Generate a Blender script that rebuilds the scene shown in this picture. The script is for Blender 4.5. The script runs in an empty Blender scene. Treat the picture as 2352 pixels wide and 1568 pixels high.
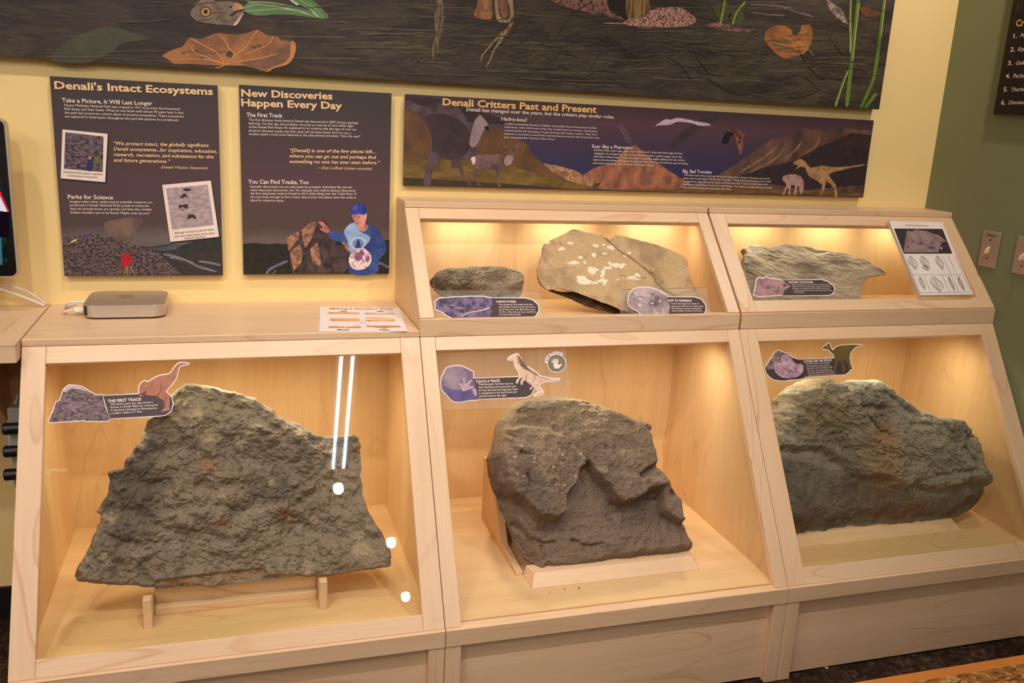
import bpy, bmesh, math, random
import numpy as np
from mathutils import Vector, Matrix, noise as mnoise

scn = bpy.context.scene
col = scn.collection
random.seed(7)

# ------------------------------------------------------------------ camera
W, H, FPX = 2352, 1568, 2061.504
CAM = np.array([0.46677, -2.60595, 1.48070])
YAW, PITCH, ROLL = -0.309963, -0.249185, 0.052004
def _basis():
    f = np.array([-math.sin(YAW)*math.cos(PITCH), math.cos(YAW)*math.cos(PITCH), math.sin(PITCH)])
    r = np.array([math.cos(YAW), math.sin(YAW), 0.0])
    u = np.cross(r, f)
    return math.cos(ROLL)*r + math.sin(ROLL)*u, -math.sin(ROLL)*r + math.cos(ROLL)*u, f
CR, CU, CF = _basis()
cam_data = bpy.data.cameras.new('camera')
cam_data.sensor_width = 36.0
cam_data.lens = FPX / W * 36.0
cam_data.clip_start = 0.05
cam_obj = bpy.data.objects.new('camera', cam_data)
col.objects.link(cam_obj)
cam_obj.matrix_world = Matrix(((CR[0], CU[0], -CF[0], CAM[0]), (CR[1], CU[1], -CF[1], CAM[1]),
                               (CR[2], CU[2], -CF[2], CAM[2]), (0, 0, 0, 1)))
scn.camera = cam_obj

# ------------------------------------------------------------------ world, exposure
world = bpy.data.worlds.new('world'); scn.world = world
world.use_nodes = True
world.node_tree.nodes['Background'].inputs[0].default_value = (0.9, 0.8, 0.7, 1)
world.node_tree.nodes['Background'].inputs[1].default_value = 0.05
scn.view_settings.view_transform = 'Standard'
scn.view_settings.look = 'None'
scn.view_settings.gamma = 1.0
scn.view_settings.use_curve_mapping = False
scn.view_settings.exposure = 0.0

WARM = (1.0, 0.88, 0.76)
NEUT = (1.0, 0.91, 0.85)
def spot(name, loc, target, power, angle=70, blend=0.6, radius=0.035, color=WARM):
    d = bpy.data.lights.new(name, 'SPOT'); d.energy = power; d.spot_size = math.radians(angle)
    d.spot_blend = blend; d.shadow_soft_size = radius; d.color = color
    o = bpy.data.objects.new(name, d); col.objects.link(o)
    o.location = loc
    o.rotation_euler = (Vector(target) - Vector(loc)).to_track_quat('-Z', 'Y').to_euler()
    return o
def area(name, loc, size, power, color=NEUT, rot=(0, 0, 0), shape='RECTANGLE'):
    d = bpy.data.lights.new(name, 'AREA'); d.energy = power; d.shape = shape
    d.size = size[0]; d.size_y = size[1]; d.color = color
    o = bpy.data.objects.new(name, d); col.objects.link(o); o.location = loc; o.rotation_euler = rot
    return o
CEIL = 2.72
# unseen ceiling panels added for fill light (behind and left of the camera)
FILL_PANELS = [(-1.7, -2.3), (-1.7, -4.4), (0.2, -5.2)]
for k, (x, y) in enumerate(FILL_PANELS):
    area('panel_light', (x, y, CEIL - 0.035), (1.15, 0.55), 26, NEUT)
# wall-washing track spots above the exhibit
TRACK = [(-0.35, -0.78, 2.5), (0.45, -0.78, 2.5), (1.25, -0.78, 2.5), (2.56, -0.78, 2.5),
         (-0.15, -1.72, 2.5), (0.75, -1.72, 2.5), (1.55, -1.72, 2.5), (2.3, -1.72, 2.5)]
TRK_T = [(-0.1, 0.0, 1.05), (0.5, 0.0, 1.0), (1.2, -0.2, 1.1), (2.40, -0.03, 1.45),
         (0.25, -0.5, 0.55), (0.85, -0.5, 0.55), (1.45, -0.5, 0.55), (2.25, -0.45, 0.75)]
TRK_P = [19, 20, 18, 32, 39, 38, 37, 27]
for (p, t, w) in zip(TRACK, TRK_T, TRK_P):
    spot('track_light', p, t, w, 95 if p[1] > -1.5 else 74, 0.9, 0.03, WARM if p[1] > -1.5 else NEUT)
# recessed spots further back that light the fronts of the cases
DOWN = [(1.04, -3.10), (1.41, -3.68), (1.57, -4.32), (-1.2, -2.95)]  # the last one is an unseen extra, added to light the left case
DWN_T = [(0.5, -0.55, 0.7), (1.4, -0.55, 0.7), (2.2, -0.5, 0.9), (0.1, -0.5, 0.6)]
DWN_P = [34, 30, 22, 30]
for (p, t, w) in zip(DOWN, DWN_T, DWN_P):
    spot('down_light', (p[0], p[1], CEIL - 0.03), t, w, 60, 0.8, 0.03, NEUT)

# ------------------------------------------------------------------ geometry of the photo
def ray(px, py):
    v = CF + (px - W/2)/FPX*CR - (py - H/2)/FPX*CU
    return v/np.linalg.norm(v)
class Plane:
    """a real plane in the room; n points towards the viewer, up is the in-plane up direction"""
    def __init__(s, n, p0):
        s.n = np.array(n, float); s.n /= np.linalg.norm(s.n); s.p0 = np.array(p0, float)
    def hit(s, px, py, lift=0.0):
        v = ray(px, py); q = s.p0 + s.n*lift
        return CAM + v*(((q - CAM) @ s.n)/(v @ s.n))
    def lifted(s, d): return Plane(s.n, s.p0 + s.n*d)
class Crop:
    """coordinates read off an enlarged crop of the photograph"""
    def __init__(s, ox, oy, k): s.ox, s.oy, s.k = ox, oy, k
    def __call__(s, p): return (s.ox + p[0]/s.k, s.oy + p[1]/s.k)
PX = Crop(0, 0, 1)

# fitted sizes (metres)
X0, X1, X2, X3 = 0.0, 0.928, 1.8704, 2.7985
ZT, TT, YT = 0.9212, 0.0167, 0.3798          # worktop of the lower cases
ZU, TU, YU = 1.2289, 0.0168, 0.1306          # top of the upper cases
YR, ZR, TR = 0.3763, 0.9543, 0.0330          # bottom rail of the upper cases
YB, ZB, TL = 0.7635, 0.2875, 0.0455          # front lip of the lower cases
ZFL, YBK = 0.290, 0.055                      # case floor, case back panel

# ------------------------------------------------------------------ materials
def lin(c):
    return tuple(((v/255.0)/12.92 if v/255.0 <= 0.04045 else ((v/255.0 + 0.055)/1.055)**2.4) for v in c)
MATS = {}
class NT:
    def __init__(s, name):
        s.m = bpy.data.materials.new(name); s.m.use_nodes = True
        s.t = s.m.node_tree; s.t.nodes.clear()
        s.out = s.t.nodes.new('ShaderNodeOutputMaterial')
    def n(s, typ, **kw):
        nd = s.t.nodes.new(typ)
        for k, v in kw.items():
            if k.startswith('i_'):
                key = k[2:]
                key = int(key) if key.isdigit() else key.replace('_', ' ')
                nd.inputs[key].default_value = v
            else: setattr(nd, k, v)
        return nd
    def l(s, a, b): s.t.links.new(a, b)
    def bsdf(s, rough=0.5, spec=0.5, metal=0.0):
        b = s.n('ShaderNodeBsdfPrincipled'); b.inputs['Roughness'].default_value = rough
        b.inputs['Specular IOR Level'].default_value = spec; b.inputs['Metallic'].default_value = metal
        s.l(b.outputs[0], s.out.inputs[0]); return b
    def ramp(s, fac, stops, interp='LINEAR'):
        r = s.n('ShaderNodeValToRGB'); r.color_ramp.interpolation = interp
        e = r.color_ramp.elements
        while len(e) < len(stops): e.new(0.5)
        for el, (p, c) in zip(e, stops):
            el.position = p; el.color = (*c, 1) if len(c) == 3 else c
        s.l(fac, r.inputs[0]); return r.outputs[0]
    def mapping(s, src, scale=(1, 1, 1), rot=(0, 0, 0)):
        mp = s.n('ShaderNodeMapping'); mp.inputs['Scale'].default_value = scale; mp.inputs['Rotation'].default_value = rot
        s.l(src, mp.inputs[0]); return mp.outputs[0]
    def noise(s, vec, scale, detail=4, rough=0.55, dist=0.0):
        nz = s.n('ShaderNodeTexNoise'); nz.inputs['Scale'].default_value = scale; nz.inputs['Detail'].default_value = detail
        nz.inputs['Roughness'].default_value = rough; nz.inputs['Distortion'].default_value = dist
        s.l(vec, nz.inputs['Vector']); return nz.outputs[0]
    def mix(s, fac, a, b, blend='MIX'):
        mx = s.n('ShaderNodeMix', data_type='RGBA', blend_type=blend)
        for sock, v in ((mx.inputs[0], fac), (mx.inputs[6], a), (mx.inputs[7], b)):
            if hasattr(v, 'is_output'): s.l(v, sock)
            elif isinstance(v, (int, float)): sock.default_value = v
            else: sock.default_value = (*v, 1) if len(v) == 3 else v
        return mx.outputs[2]
    def bump(s, h, strength, dist=0.01):
        b = s.n('ShaderNodeBump'); b.inputs['Strength'].default_value = strength; b.inputs['Distance'].default_value = dist
        s.l(h, b.inputs['Height']); return b.outputs[0]
    def objvec(s, rnd=True):
        tc = s.n('ShaderNodeTexCoord')
        if not rnd: return tc.outputs['Object']
        oi = s.n('ShaderNodeObjectInfo')
        ml = s.n('ShaderNodeVectorMath', operation='MULTIPLY_ADD')
        cmb = s.n('ShaderNodeCombineXYZ')
        for k in range(3): s.l(oi.outputs['Random'], cmb.inputs[k])
        s.l(cmb.outputs[0], ml.inputs[0]); ml.inputs[1].default_value = (17.3, 9.1, 23.7)
        s.l(tc.outputs['Object'], ml.inputs[2]); return ml.outputs[0]

def plain(name, rgb, rough=0.5, spec=0.5, metal=0.0, var=0.06, scale=30):
    if name in MATS: return MATS[name]
    k = NT(name); b = k.bsdf(rough, spec, metal)
    c = lin(rgb); v = k.objvec()
    f = k.noise(v, scale, 3)
    k.l(k.ramp(f, [(0.3, tuple(x*(1 - var) for x in c)), (0.7, tuple(min(1, x*(1 + var)) for x in c))]), b.inputs['Base Color'])
    MATS[name] = k.m; return k.m

def wood(axis, tone=1.0, name=None, base=(233, 198, 161), line=(192, 128, 88), rough=0.38, lean=0.0):
    """pale maple: fine fibres, soft figure and thin cathedral lines; axis = grain direction"""
    name = name or 'maple_' + axis
    if name in MATS: return MATS[name]
    k = NT(name); b = k.bsdf(rough, 0.45)
    v = k.objvec()
    if lean: v = k.mapping(v, (1, 1, 1), (lean, 0, 0))      # grain follows a leaning board
    st = {'x': (1, 9, 9), 'y': (9, 1, 9), 'z': (9, 9, 1)}[axis]
    fine = {'x': (3, 160, 160), 'y': (160, 3, 160), 'z': (160, 160, 3)}[axis]
    big = {'x': (0.55, 3.2, 3.2), 'y': (3.2, 0.55, 3.2), 'z': (3.2, 3.2, 0.55)}[axis]
    soft = k.noise(k.mapping(v, st), 1.6, 3, 0.5, 0.3)
    fib = k.noise(k.mapping(v, fine), 1.0, 2, 0.6)
    fld = k.noise(k.mapping(v, big), 1.5, 2, 0.45, 0.15)
    # contour lines of a smooth field = cathedral figure
    mul = k.n('ShaderNodeMath', operation='MULTIPLY'); k.l(fld, mul.inputs[0]); mul.inputs[1].default_value = 12.0
    fr = k.n('ShaderNodeMath', operation='FRACT'); k.l(mul.outputs[0], fr.inputs[0])
    ln = k.ramp(fr.outputs[0], [(0.0, (0, 0, 0)), (0.86, (0.05, 0.05, 0.05)), (0.97, (1, 1, 1)), (1.0, (0, 0, 0))])
    gate = k.ramp(k.noise(v, 2.4, 2), [(0.42, (0, 0, 0)), (0.62, (1, 1, 1))])
    lg = k.mix(1.0, ln, gate, 'MULTIPLY')
    c = lin(base); c2 = tuple(x*y for x, y in zip(c, (0.90, 0.84, 0.78))); cl = lin(line)
    c = tuple(x*tone for x in c); c2 = tuple(x*tone for x in c2)
    a = k.mix(k.ramp(soft, [(0.3, (0, 0, 0)), (0.75, (1, 1, 1))]), c, c2)
    a = k.mix(k.ramp(fib, [(0.35, (0.17, 0.17, 0.17)), (0.7, (0, 0, 0))]), a, tuple(x*0.72 for x in c2))
    sc = k.n('ShaderNodeMath', operation='MULTIPLY'); k.l(lg, sc.inputs[0]); sc.inputs[1].default_value = 0.55
    a = k.mix(sc.outputs[0], a, cl)
    k.l(a, b.inputs['Base Color'])
    k.l(k.bump(fib, 0.04, 0.002), b.inputs['Normal'])
    MATS[name] = k.m; return k.m
def ply(axis):
    """maple plywood faces inside the cases: broader, softer figure"""
    return wood(axis, 0.97, 'maple_ply_' + axis, (231, 195, 145), (198, 144, 96), 0.5)

def printm(c1, c2=None, scale=60, stretch=(1, 1, 1), detail=4, rough=0.55, lo=0.35, hi=0.65):
    c2 = c2 or tuple(max(0, v - 7) for v in c1)
    key = 'print_%02x%02x%02x_%02x%02x%02x_%d_%d' % (*[int(v) for v in c1], *[int(v) for v in c2], int(scale), int(stretch[0]*10 + stretch[2]*100))
    if key in MATS: return MATS[key]
    k = NT(key); b = k.bsdf(rough, 0.35)
    f = k.noise(k.mapping(k.objvec(), stretch), scale, detail, 0.6)
    k.l(k.ramp(f, [(lo, lin(c1)), (hi, lin(c2))]), b.inputs['Base Color'])
    MATS[key] = k.m; return k.m

def gradm(name, stops, half, axis=2, scale=8, stretch=(1, 1, 3), amt=0.10, rough=0.5):
    """printed vertical gradient (ink on the panel), half = half height of the panel"""
    k = NT(name); b = k.bsdf(rough, 0.4)
    tc = k.n('ShaderNodeTexCoord'); sp = k.n('ShaderNodeSeparateXYZ'); k.l(tc.outputs['Object'], sp.inputs[0])
    mr = k.n('ShaderNodeMapRange'); mr.inputs[1].default_value = -half; mr.inputs[2].default_value = half
    k.l(sp.outputs[axis], mr.inputs[0])
    nz = k.noise(k.mapping(tc.outputs['Object'], stretch), scale, 5, 0.6)
    ad = k.n('ShaderNodeMath', operation='MULTIPLY_ADD'); k.l(nz, ad.inputs[0]); ad.inputs[1].default_value = amt
    sb = k.n('ShaderNodeMath', operation='SUBTRACT'); k.l(mr.outputs[0], sb.inputs[0]); sb.inputs[1].default_value = amt*0.5
    k.l(sb.outputs[0], ad.inputs[2])
    k.l(k.ramp(ad.outputs[0], [(p, lin(c)) for p, c in stops]), b.inputs['Base Color'])
    MATS[name] = k.m; return k.m

def emit(name, rgb, strength):
    k = NT(name); e = k.n('ShaderNodeEmission'); e.inputs[0].default_value = (*rgb, 1); e.inputs[1].default_value = strength
    k.l(e.outputs[0], k.out.inputs[0]); MATS[name] = k.m; return k.m

def glassm(name, tint=(0.97, 0.975, 0.94), ior=1.45, haze=0.0, gain=1.0):
    if name in MATS: return MATS[name]
    k = NT(name)
    tr = k.n('ShaderNodeBsdfTransparent'); tr.inputs[0].default_value = (*tint, 1)
    gl = k.n('ShaderNodeBsdfGlossy'); gl.inputs[0].default_value = (1, 1, 1, 1); gl.inputs['Roughness'].default_value = 0.0
    fr = k.n('ShaderNodeFresnel'); fr.inputs[0].default_value = ior
    ge = k.n('ShaderNodeNewGeometry'); inv = k.n('ShaderNodeMath', operation='SUBTRACT'); inv.inputs[0].default_value = gain
    k.l(ge.outputs['Backfacing'], inv.inputs[1])
    mu = k.n('ShaderNodeMath', operation='MULTIPLY', use_clamp=True); k.l(fr.outputs[0], mu.inputs[0]); k.l(inv.outputs[0], mu.inputs[1])
    mx = k.n('ShaderNodeMixShader'); k.l(mu.outputs[0], mx.inputs[0]); k.l(tr.outputs[0], mx.inputs[1]); k.l(gl.outputs[0], mx.inputs[2])
    last = mx
    if haze:
        df = k.n('ShaderNodeBsdfDiffuse'); df.inputs[0].default_value = (0.9, 0.88, 0.84, 1)
        m2 = k.n('ShaderNodeMixShader'); m2.inputs[0].default_value = haze
        k.l(mx.outputs[0], m2.inputs[1]); k.l(df.outputs[0], m2.inputs[2]); last = m2
    k.l(last.outputs[0], k.out.inputs[0]); MATS[name] = k.m; return k.m

# ------------------------------------------------------------------ object helpers
def thing(name, label, cat, loc=(0, 0, 0), group=None):
    o = bpy.data.objects.new(name, None); col.objects.link(o); o.empty_display_size = 0.05
    o.location = loc; o['label'] = label; o['category'] = cat
    if group: o['group'] = group
    return o
def tag(o, label, cat, group=None):
    o['label'] = label; o['category'] = cat
    if group: o['group'] = group
    return o
def structure(o): o['kind'] = 'structure'; return o
def wloc(o):
    v = Vector(o.location)
    if o.parent: v = v + wloc(o.parent)
    return v
def finish(name, me, mat, parent=None, label=None, smooth=False, centre=None):
    """me holds world coordinates; re-centre on its bounding box and parent"""
    n = len(me.vertices); co = np.empty(n*3, np.float64); me.vertices.foreach_get('co', co); co = co.reshape(-1, 3)
    c = (co.min(0) + co.max(0))/2 if centre is None else np.array(centre)
    me.vertices.foreach_set('co', (co - c).ravel()); me.update()
    if mat is not None:
        for m in (mat if isinstance(mat, (list, tuple)) else [mat]): me.materials.append(m)
    if smooth: me.polygons.foreach_set('use_smooth', [True]*len(me.polygons))
    o = bpy.data.objects.new(name, me); col.objects.link(o)
    if parent is not None:
        o.parent = parent; o.location = Vector(c) - wloc(parent)
    else: o.location = Vector(c)
    if label: o['label'] = label
    return o
def from_bm(name, bm, mat, parent=None, **kw):
    me = bpy.data.meshes.new(name); bmesh.ops.recalc_face_normals(bm, faces=bm.faces[:]); bm.to_mesh(me); bm.free()
    return finish(name, me, mat, parent, **kw)
def hexa(bm, pts):
    """8 points: bottom 4 then top 4"""
    v = [bm.verts.new(tuple(p)) for p in pts]
    for f in ((0, 3, 2, 1), (4, 5, 6, 7), (0, 1, 5, 4), (1, 2, 6, 5), (2, 3, 7, 6), (3, 0, 4, 7)):
        bm.faces.new([v[i] for i in f])
def box(name, x0, x1, y0, y1, z0, z1, mat, parent=None, bev=0.0012, **kw):
    bm = bmesh.new()
    hexa(bm, [(x0, y0, z0), (x1, y0, z0), (x1, y1, z0), (x0, y1, z0), (x0, y0, z1), (x1, y0, z1), (x1, y1, z1), (x0, y1, z1)])
    if bev: bmesh.ops.bevel(bm, geom=bm.edges[:], offset=bev, segments=1, affect='EDGES', profile=0.5)
    return from_bm(name, bm, mat, parent, **kw)
def prism(name, poly, ext, mat, parent=None, bev=0.0, **kw):
    """poly: world points (one planar loop); ext: extrusion vector"""
    bm = bmesh.new(); e = np.array(ext, float)
    a = [bm.verts.new(tuple(p)) for p in poly]; b = [bm.verts.new(tuple(np.array(p) + e)) for p in poly]
    n = len(a); bm.faces.new(a[::-1]); bm.faces.new(b)
    for i in range(n): bm.faces.new((a[i], a[(i + 1) % n], b[(i + 1) % n], b[i]))
    if bev: bmesh.ops.bevel(bm, geom=bm.edges[:], offset=bev, segments=1, affect='EDGES', profile=0.5)
    return from_bm(name, bm, mat, parent, **kw)
def tube(name, pts, r, mat, parent=None, seg=10, **kw):
    """smooth round cord through points"""
    P = catmull(np.array(pts, float), 8, closed=False) if len(pts) > 2 else np.array(pts, float)
    bm = bmesh.new(); rings = []
    t = np.gradient(P, axis=0); t /= np.linalg.norm(t, axis=1)[:, None]
    up = np.array([0.13, 0.31, 0.94])
    for p, d in zip(P, t):
        a = np.cross(d, up); a /= np.linalg.norm(a); b = np.cross(d, a)
        rings.append([bm.verts.new(tuple(p + r*(math.cos(2*math.pi*k/seg)*a + math.sin(2*math.pi*k/seg)*b))) for k in range(seg)])
    for A, B in zip(rings, rings[1:]):
        for k in range(seg): bm.faces.new((A[k], A[(k + 1) % seg], B[(k + 1) % seg], B[k]))
    bm.faces.new(rings[0][::-1]); bm.faces.new(rings[-1])
    return from_bm(name, bm, mat, parent, smooth=True, **kw)
def catmull(P, k=4, closed=True):
    P = np.array(P, float); n = len(P); out = []
    rng = range(n) if closed else range(n - 1)
    for i in rng:
        if closed: p0, p1, p2, p3 = P[i-1], P[i], P[(i+1) % n], P[(i+2) % n]
        else: p0, p1, p2, p3 = P[max(i-1, 0)], P[i], P[i+1], P[min(i+2, n-1)]
        for j in range(k):
            t = j/k
            out.append(0.5*((2*p1) + (-p0 + p2)*t + (2*p0 - 5*p1 + 4*p2 - p3)*t*t + (-p0 + 3*p1 - 3*p2 + p3)*t**3))
    if not closed: out.append(P[-1])
    return np.array(out)
def revolve(name, prof, centre, axis, mat, parent=None, seg=32, **kw):
    """prof: list of (radius, height along axis)"""
    ax = Vector(axis).normalized(); q = ax.to_track_quat('Z', 'Y'); bm = bmesh.new(); rings = []
    for r, h in prof:
        rings.append([bm.verts.new(Vector(centre) + q @ Vector((r*math.cos(2*math.pi*k/seg), r*math.sin(2*math.pi*k/seg), h))) for k in range(seg)])
    for A, B in zip(rings, rings[1:]):
        for k in range(seg): bm.faces.new((A[k], A[(k+1) % seg], B[(k+1) % seg], B[k]))
    bm.faces.new(rings[0][::-1]); bm.faces.new(rings[-1])
    return from_bm(name, bm, mat, parent, smooth=kw.pop('smooth', False), **kw)

# ------------------------------------------------------------------ flat print helpers
def offset_poly(pts, d):
    P = np.array(pts, float); n = len(P)
    A = 0.5*np.sum(P[:, 0]*np.roll(P[:, 1], -1) - np.roll(P[:, 0], -1)*P[:, 1])
    sgn = 1.0 if A > 0 else -1.0
    e = np.roll(P, -1, 0) - P; e /= (np.linalg.norm(e, axis=1)[:, None] + 1e-9)
    nr = np.stack([e[:, 1], -e[:, 0]], 1)*sgn
    m = nr + np.roll(nr, 1, 0); L = np.linalg.norm(m, axis=1)[:, None]
    m = m/np.maximum(L, 0.35)
    return P + m*d
def sheet(name, pts3, mat, parent, thick=0.0, **kw):
    me = bpy.data.meshes.new(name)
    me.from_pydata([tuple(p) for p in pts3], [], [tuple(range(len(pts3)))]); me.update()
    return finish(name, me, mat, parent, **kw)
def S(parent, plane, crop, pts, mat, lift, name='printed_shape', smooth=0, grow=0.0, label=None):
    P = np.array([crop(p) for p in pts])
    if smooth: P = catmull(P, smooth)
    if grow: P = offset_poly(P, grow)
    q = [plane.hit(a, b, lift) for a, b in P]
    # loop orientation towards the viewer
    q3 = np.array(q); nn = sum(np.cross(q3[i] - q3[0], q3[i-1] - q3[0]) for i in range(2, len(q3)))
    if nn @ plane.n > 0: q = q[::-1]
    return sheet(name, q, mat, parent, label=label)
def strokes(parent, plane, crop, lines, wpx, mat, lift, name='printed_lines', smooth=5):
    """several painted lines of one kind as one printed part"""
    V, F = [], []
    for li, ln in enumerate(lines):
        lf_ = lift + 0.00003*li          # crossing lines never share a plane
        P = np.array([crop(p) for p in ln], float)
        if smooth and len(P) > 2: P = catmull(P, smooth, closed=False)
        t = np.gradient(P, axis=0); t /= (np.linalg.norm(t, axis=1)[:, None] + 1e-9)
        nr = np.stack([-t[:, 1], t[:, 0]], 1)
        n = len(P); ws = np.full(n, wpx/2.0); ws *= np.clip(np.minimum(np.arange(n) + 1, n - np.arange(n))/2.0, 0.35, 1)
        b = len(V)
        for p, d, w in zip(P, nr, ws):
            V.append(plane.hit(*(p + d*w), lf_)); V.append(plane.hit(*(p - d*w), lf_))
        for i in range(n - 1): F.append((b+2*i, b+2*i+1, b+2*i+3, b+2*i+2))
    me = bpy.data.meshes.new(name); me.from_pydata([tuple(v) for v in V], [], F); me.update()
    return finish(name, me, mat, parent)
def blobs(parent, plane, crop, specs, mat, lift, name='printed_marks', jit=0.25, seg=14, seed=1):
    """small irregular printed patches: (cx, cy, rx, ry)"""
    rr = np.random.RandomState(seed); V, F = [], []
    for li, (cx, cy, rx, ry) in enumerate(specs):
        b = len(V)
        for k in range(seg):
            a = 2*math.pi*k/seg; j = 1 + jit*(rr.rand()*2 - 1)
            V.append(plane.hit(*crop((cx + rx*j*math.cos(a), cy + ry*j*math.sin(a))), lift + 0.00003*li))
        F.append(tuple(range(b, b + seg)))
    me = bpy.data.meshes.new(name); me.from_pydata([tuple(v) for v in V], [], F); me.update()
    return finish(name, me, mat, parent)
TXT = {}
def glyphs(s, bold, italic):
    key = (s, bold, italic)
    if key in TXT: return TXT[key]
    cu = bpy.data.curves.new('txt', 'FONT'); cu.body = s; cu.resolution_u = 2
    cu.offset = bold; cu.shear = italic; cu.fill_mode = 'FRONT'
    ob = bpy.data.objects.new('txt', cu); col.objects.link(ob)
    bpy.context.view_layer.update()
    dg = bpy.context.evaluated_depsgraph_get()
    me = bpy.data.meshes.new_from_object(ob.evaluated_get(dg))
    n = len(me.vertices); co = np.empty(n*3); me.vertices.foreach_get('co', co)
    F = [tuple(p.vertices) for p in me.polygons]
    bpy.data.objects.remove(ob); bpy.data.curves.remove(cu); bpy.data.meshes.remove(me)
    TXT[key] = (co.reshape(-1, 3), F); return TXT[key]
def T(parent, plane, crop, lines, cap, mat, lift, name='lettering', bold=0.0, italic=0.0, label=None):
    """lines: (text, baseline start, baseline end) in crop coordinates; cap = cap height in crop units"""
    V, F = [], []
    for (s, a, b) in lines:
        co, fs = glyphs(s, bold, italic)
        if not len(co): continue
        A = plane.hit(*crop(a), lift); B = plane.hit(*crop(b), lift)
        e1 = B - A; L = np.linalg.norm(e1); e1 /= L
        e2 = np.cross(plane.n, e1)
        up = plane.hit(*crop((a[0], a[1] - cap)), lift) - A
        hgt = abs(up @ e2)
        x0, x1 = co[:, 0].min(), co[:, 0].max()
        P = A + np.outer((co[:, 0] - x0)*L/(x1 - x0), e1) + np.outer(co[:, 1]*hgt/0.73, e2)
        k = len(V); V += [tuple(p) for p in P]; F += [tuple(i + k for i in f) for f in fs]
    me = bpy.data.meshes.new(name); me.from_pydata(V, [], F); me.update()
    return finish(name, me, mat, parent, label=label)

# ------------------------------------------------------------------ value noise in numpy
_RNG = np.random.RandomState(11); _TAB = _RNG.rand(64, 64, 64).astype(np.float32)
def vnoise(P):
    i = np.floor(P).astype(int); f = P - i; f = f*f*f*(f*(f*6 - 15) + 10)
    r = 0
    for dx in (0, 1):
        for dy in (0, 1):
            for dz in (0, 1):
                w = (f[:, 0] if dx else 1 - f[:, 0])*(f[:, 1] if dy else 1 - f[:, 1])*(f[:, 2] if dz else 1 - f[:, 2])
                r = r + w*_TAB[(i[:, 0] + dx) & 63, (i[:, 1] + dy) & 63, (i[:, 2] + dz) & 63]
    return r*2 - 1
def fbm(P, f, octv=5, gain=0.5, ridged=False):
    a, s, r = 1.0, 0.0, np.zeros(len(P))
    for o in range(octv):
        n = vnoise(P*f + 13.7*o)
        r += a*((1 - np.abs(n))*2 - 1 if ridged else n); s += a; a *= gain; f *= 2.03
    return r/s
def sdist(P, poly):
    """signed distance (positive inside) of 2-D points to a polygon"""
    poly = np.array(poly, float); n = len(poly); d = np.full(len(P), 1e9); ins = np.zeros(len(P), bool)
    for i in range(n):
        a, b = poly[i], poly[(i + 1) % n]; e = b - a; w = P - a
        t = np.clip((w @ e)/(e @ e + 1e-12), 0, 1); q = w - t[:, None]*e
        d = np.minimum(d, (q*q).sum(1))
        c = ((a[1] <= P[:, 1]) & (b[1] > P[:, 1])) | ((b[1] <= P[:, 1]) & (a[1] > P[:, 1]))
        xi = a[0] + (P[:, 1] - a[1])*(b[0] - a[0])/(b[1] - a[1] + 1e-12)
        ins ^= c & (P[:, 0] < xi)
    return np.where(ins, 1, -1)*np.sqrt(d)
def ldist(P, line):
    line = np.array(line, float); d = np.full(len(P), 1e9)
    for a, b in zip(line, line[1:]):
        e = b - a; w = P - a; t = np.clip((w @ e)/(e @ e + 1e-12), 0, 1); q = w - t[:, None]*e
        d = np.minimum(d, (q*q).sum(1))
    return np.sqrt(d)
def sstep(x, a, b):
    t = np.clip((x - a)/(b - a), 0, 1); return t*t*(3 - 2*t)

# ------------------------------------------------------------------ room shell
def wallm(name, rgb, rough=0.75):
    k = NT(name); b = k.bsdf(rough, 0.25); v = k.objvec(False); c = lin(rgb)
    f = k.noise(v, 3.0, 4); g = k.noise(v, 260, 3, 0.7)
    k.l(k.ramp(f, [(0.3, tuple(x*0.97 for x in c)), (0.7, c)]), b.inputs['Base Color'])
    k.l(k.bump(g, 0.18, 0.002), b.inputs['Normal']); MATS[name] = k.m; return k.m
YELLOW = wallm('yellow_paint', (246, 216, 150))
GREEN = wallm('green_paint', (132, 136, 100), 0.6)
OFFW = wallm('white_paint', (222, 214, 200))
def carpetm():
    k = NT('carpet'); b = k.bsdf(0.95, 0.1); v = k.objvec(False)
    f = k.noise(v, 55, 5, 0.75); g = k.noise(v, 260, 3, 0.8); h = k.noise(v, 9, 3)
    a = k.ramp(f, [(0.36, lin((34, 24, 20))), (0.52, lin((84, 62, 51))), (0.68, lin((132, 102, 84)))])
    a = k.mix(k.ramp(h, [(0.4, (0, 0, 0)), (0.6, (0.6, 0.6, 0.6))]), a, lin((40, 28, 22)))
    k.l(a, b.inputs['Base Color']); k.l(k.bump(g, 0.9, 0.006), b.inputs['Normal']); MATS['carpet'] = k.m; return k.m
structure(box('floor', -3.0, X3 + 0.12, -6.6, 0.12, -0.1, 0.0, carpetm(), bev=0))
structure(box('wall_back', -3.0, X3 + 0.12, 0.0, 0.12, 0.0, CEIL, YELLOW, bev=0))
structure(box('wall_right', X3 + 0.0005, X3 + 0.12, -6.6, 0.0, 0.0, CEIL, GREEN, bev=0))
structure(box('wall_left', -3.12, -3.0, -6.6, 0.12, 0.0, CEIL, OFFW, bev=0))
structure(box('wall_front', -3.0, X3 + 0.12, -6.72, -6.6, 0.0, CEIL, OFFW, bev=0))
structure(box('ceiling', -3.12, X3 + 0.12, -6.72, 0.12, CEIL, CEIL + 0.1, OFFW, bev=0))
BLACKV = plain('black_vinyl', (24, 21, 20), 0.45)
structure(box('baseboard_back', -3.0, -0.002, -0.008, 0.0, 0.0, 0.105, BLACKV, bev=0.001))
structure(box('baseboard_right', X3 - 0.008, X3 + 0.0005, -6.6, -0.80, 0.0, 0.105, BLACKV, bev=0.001))

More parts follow.
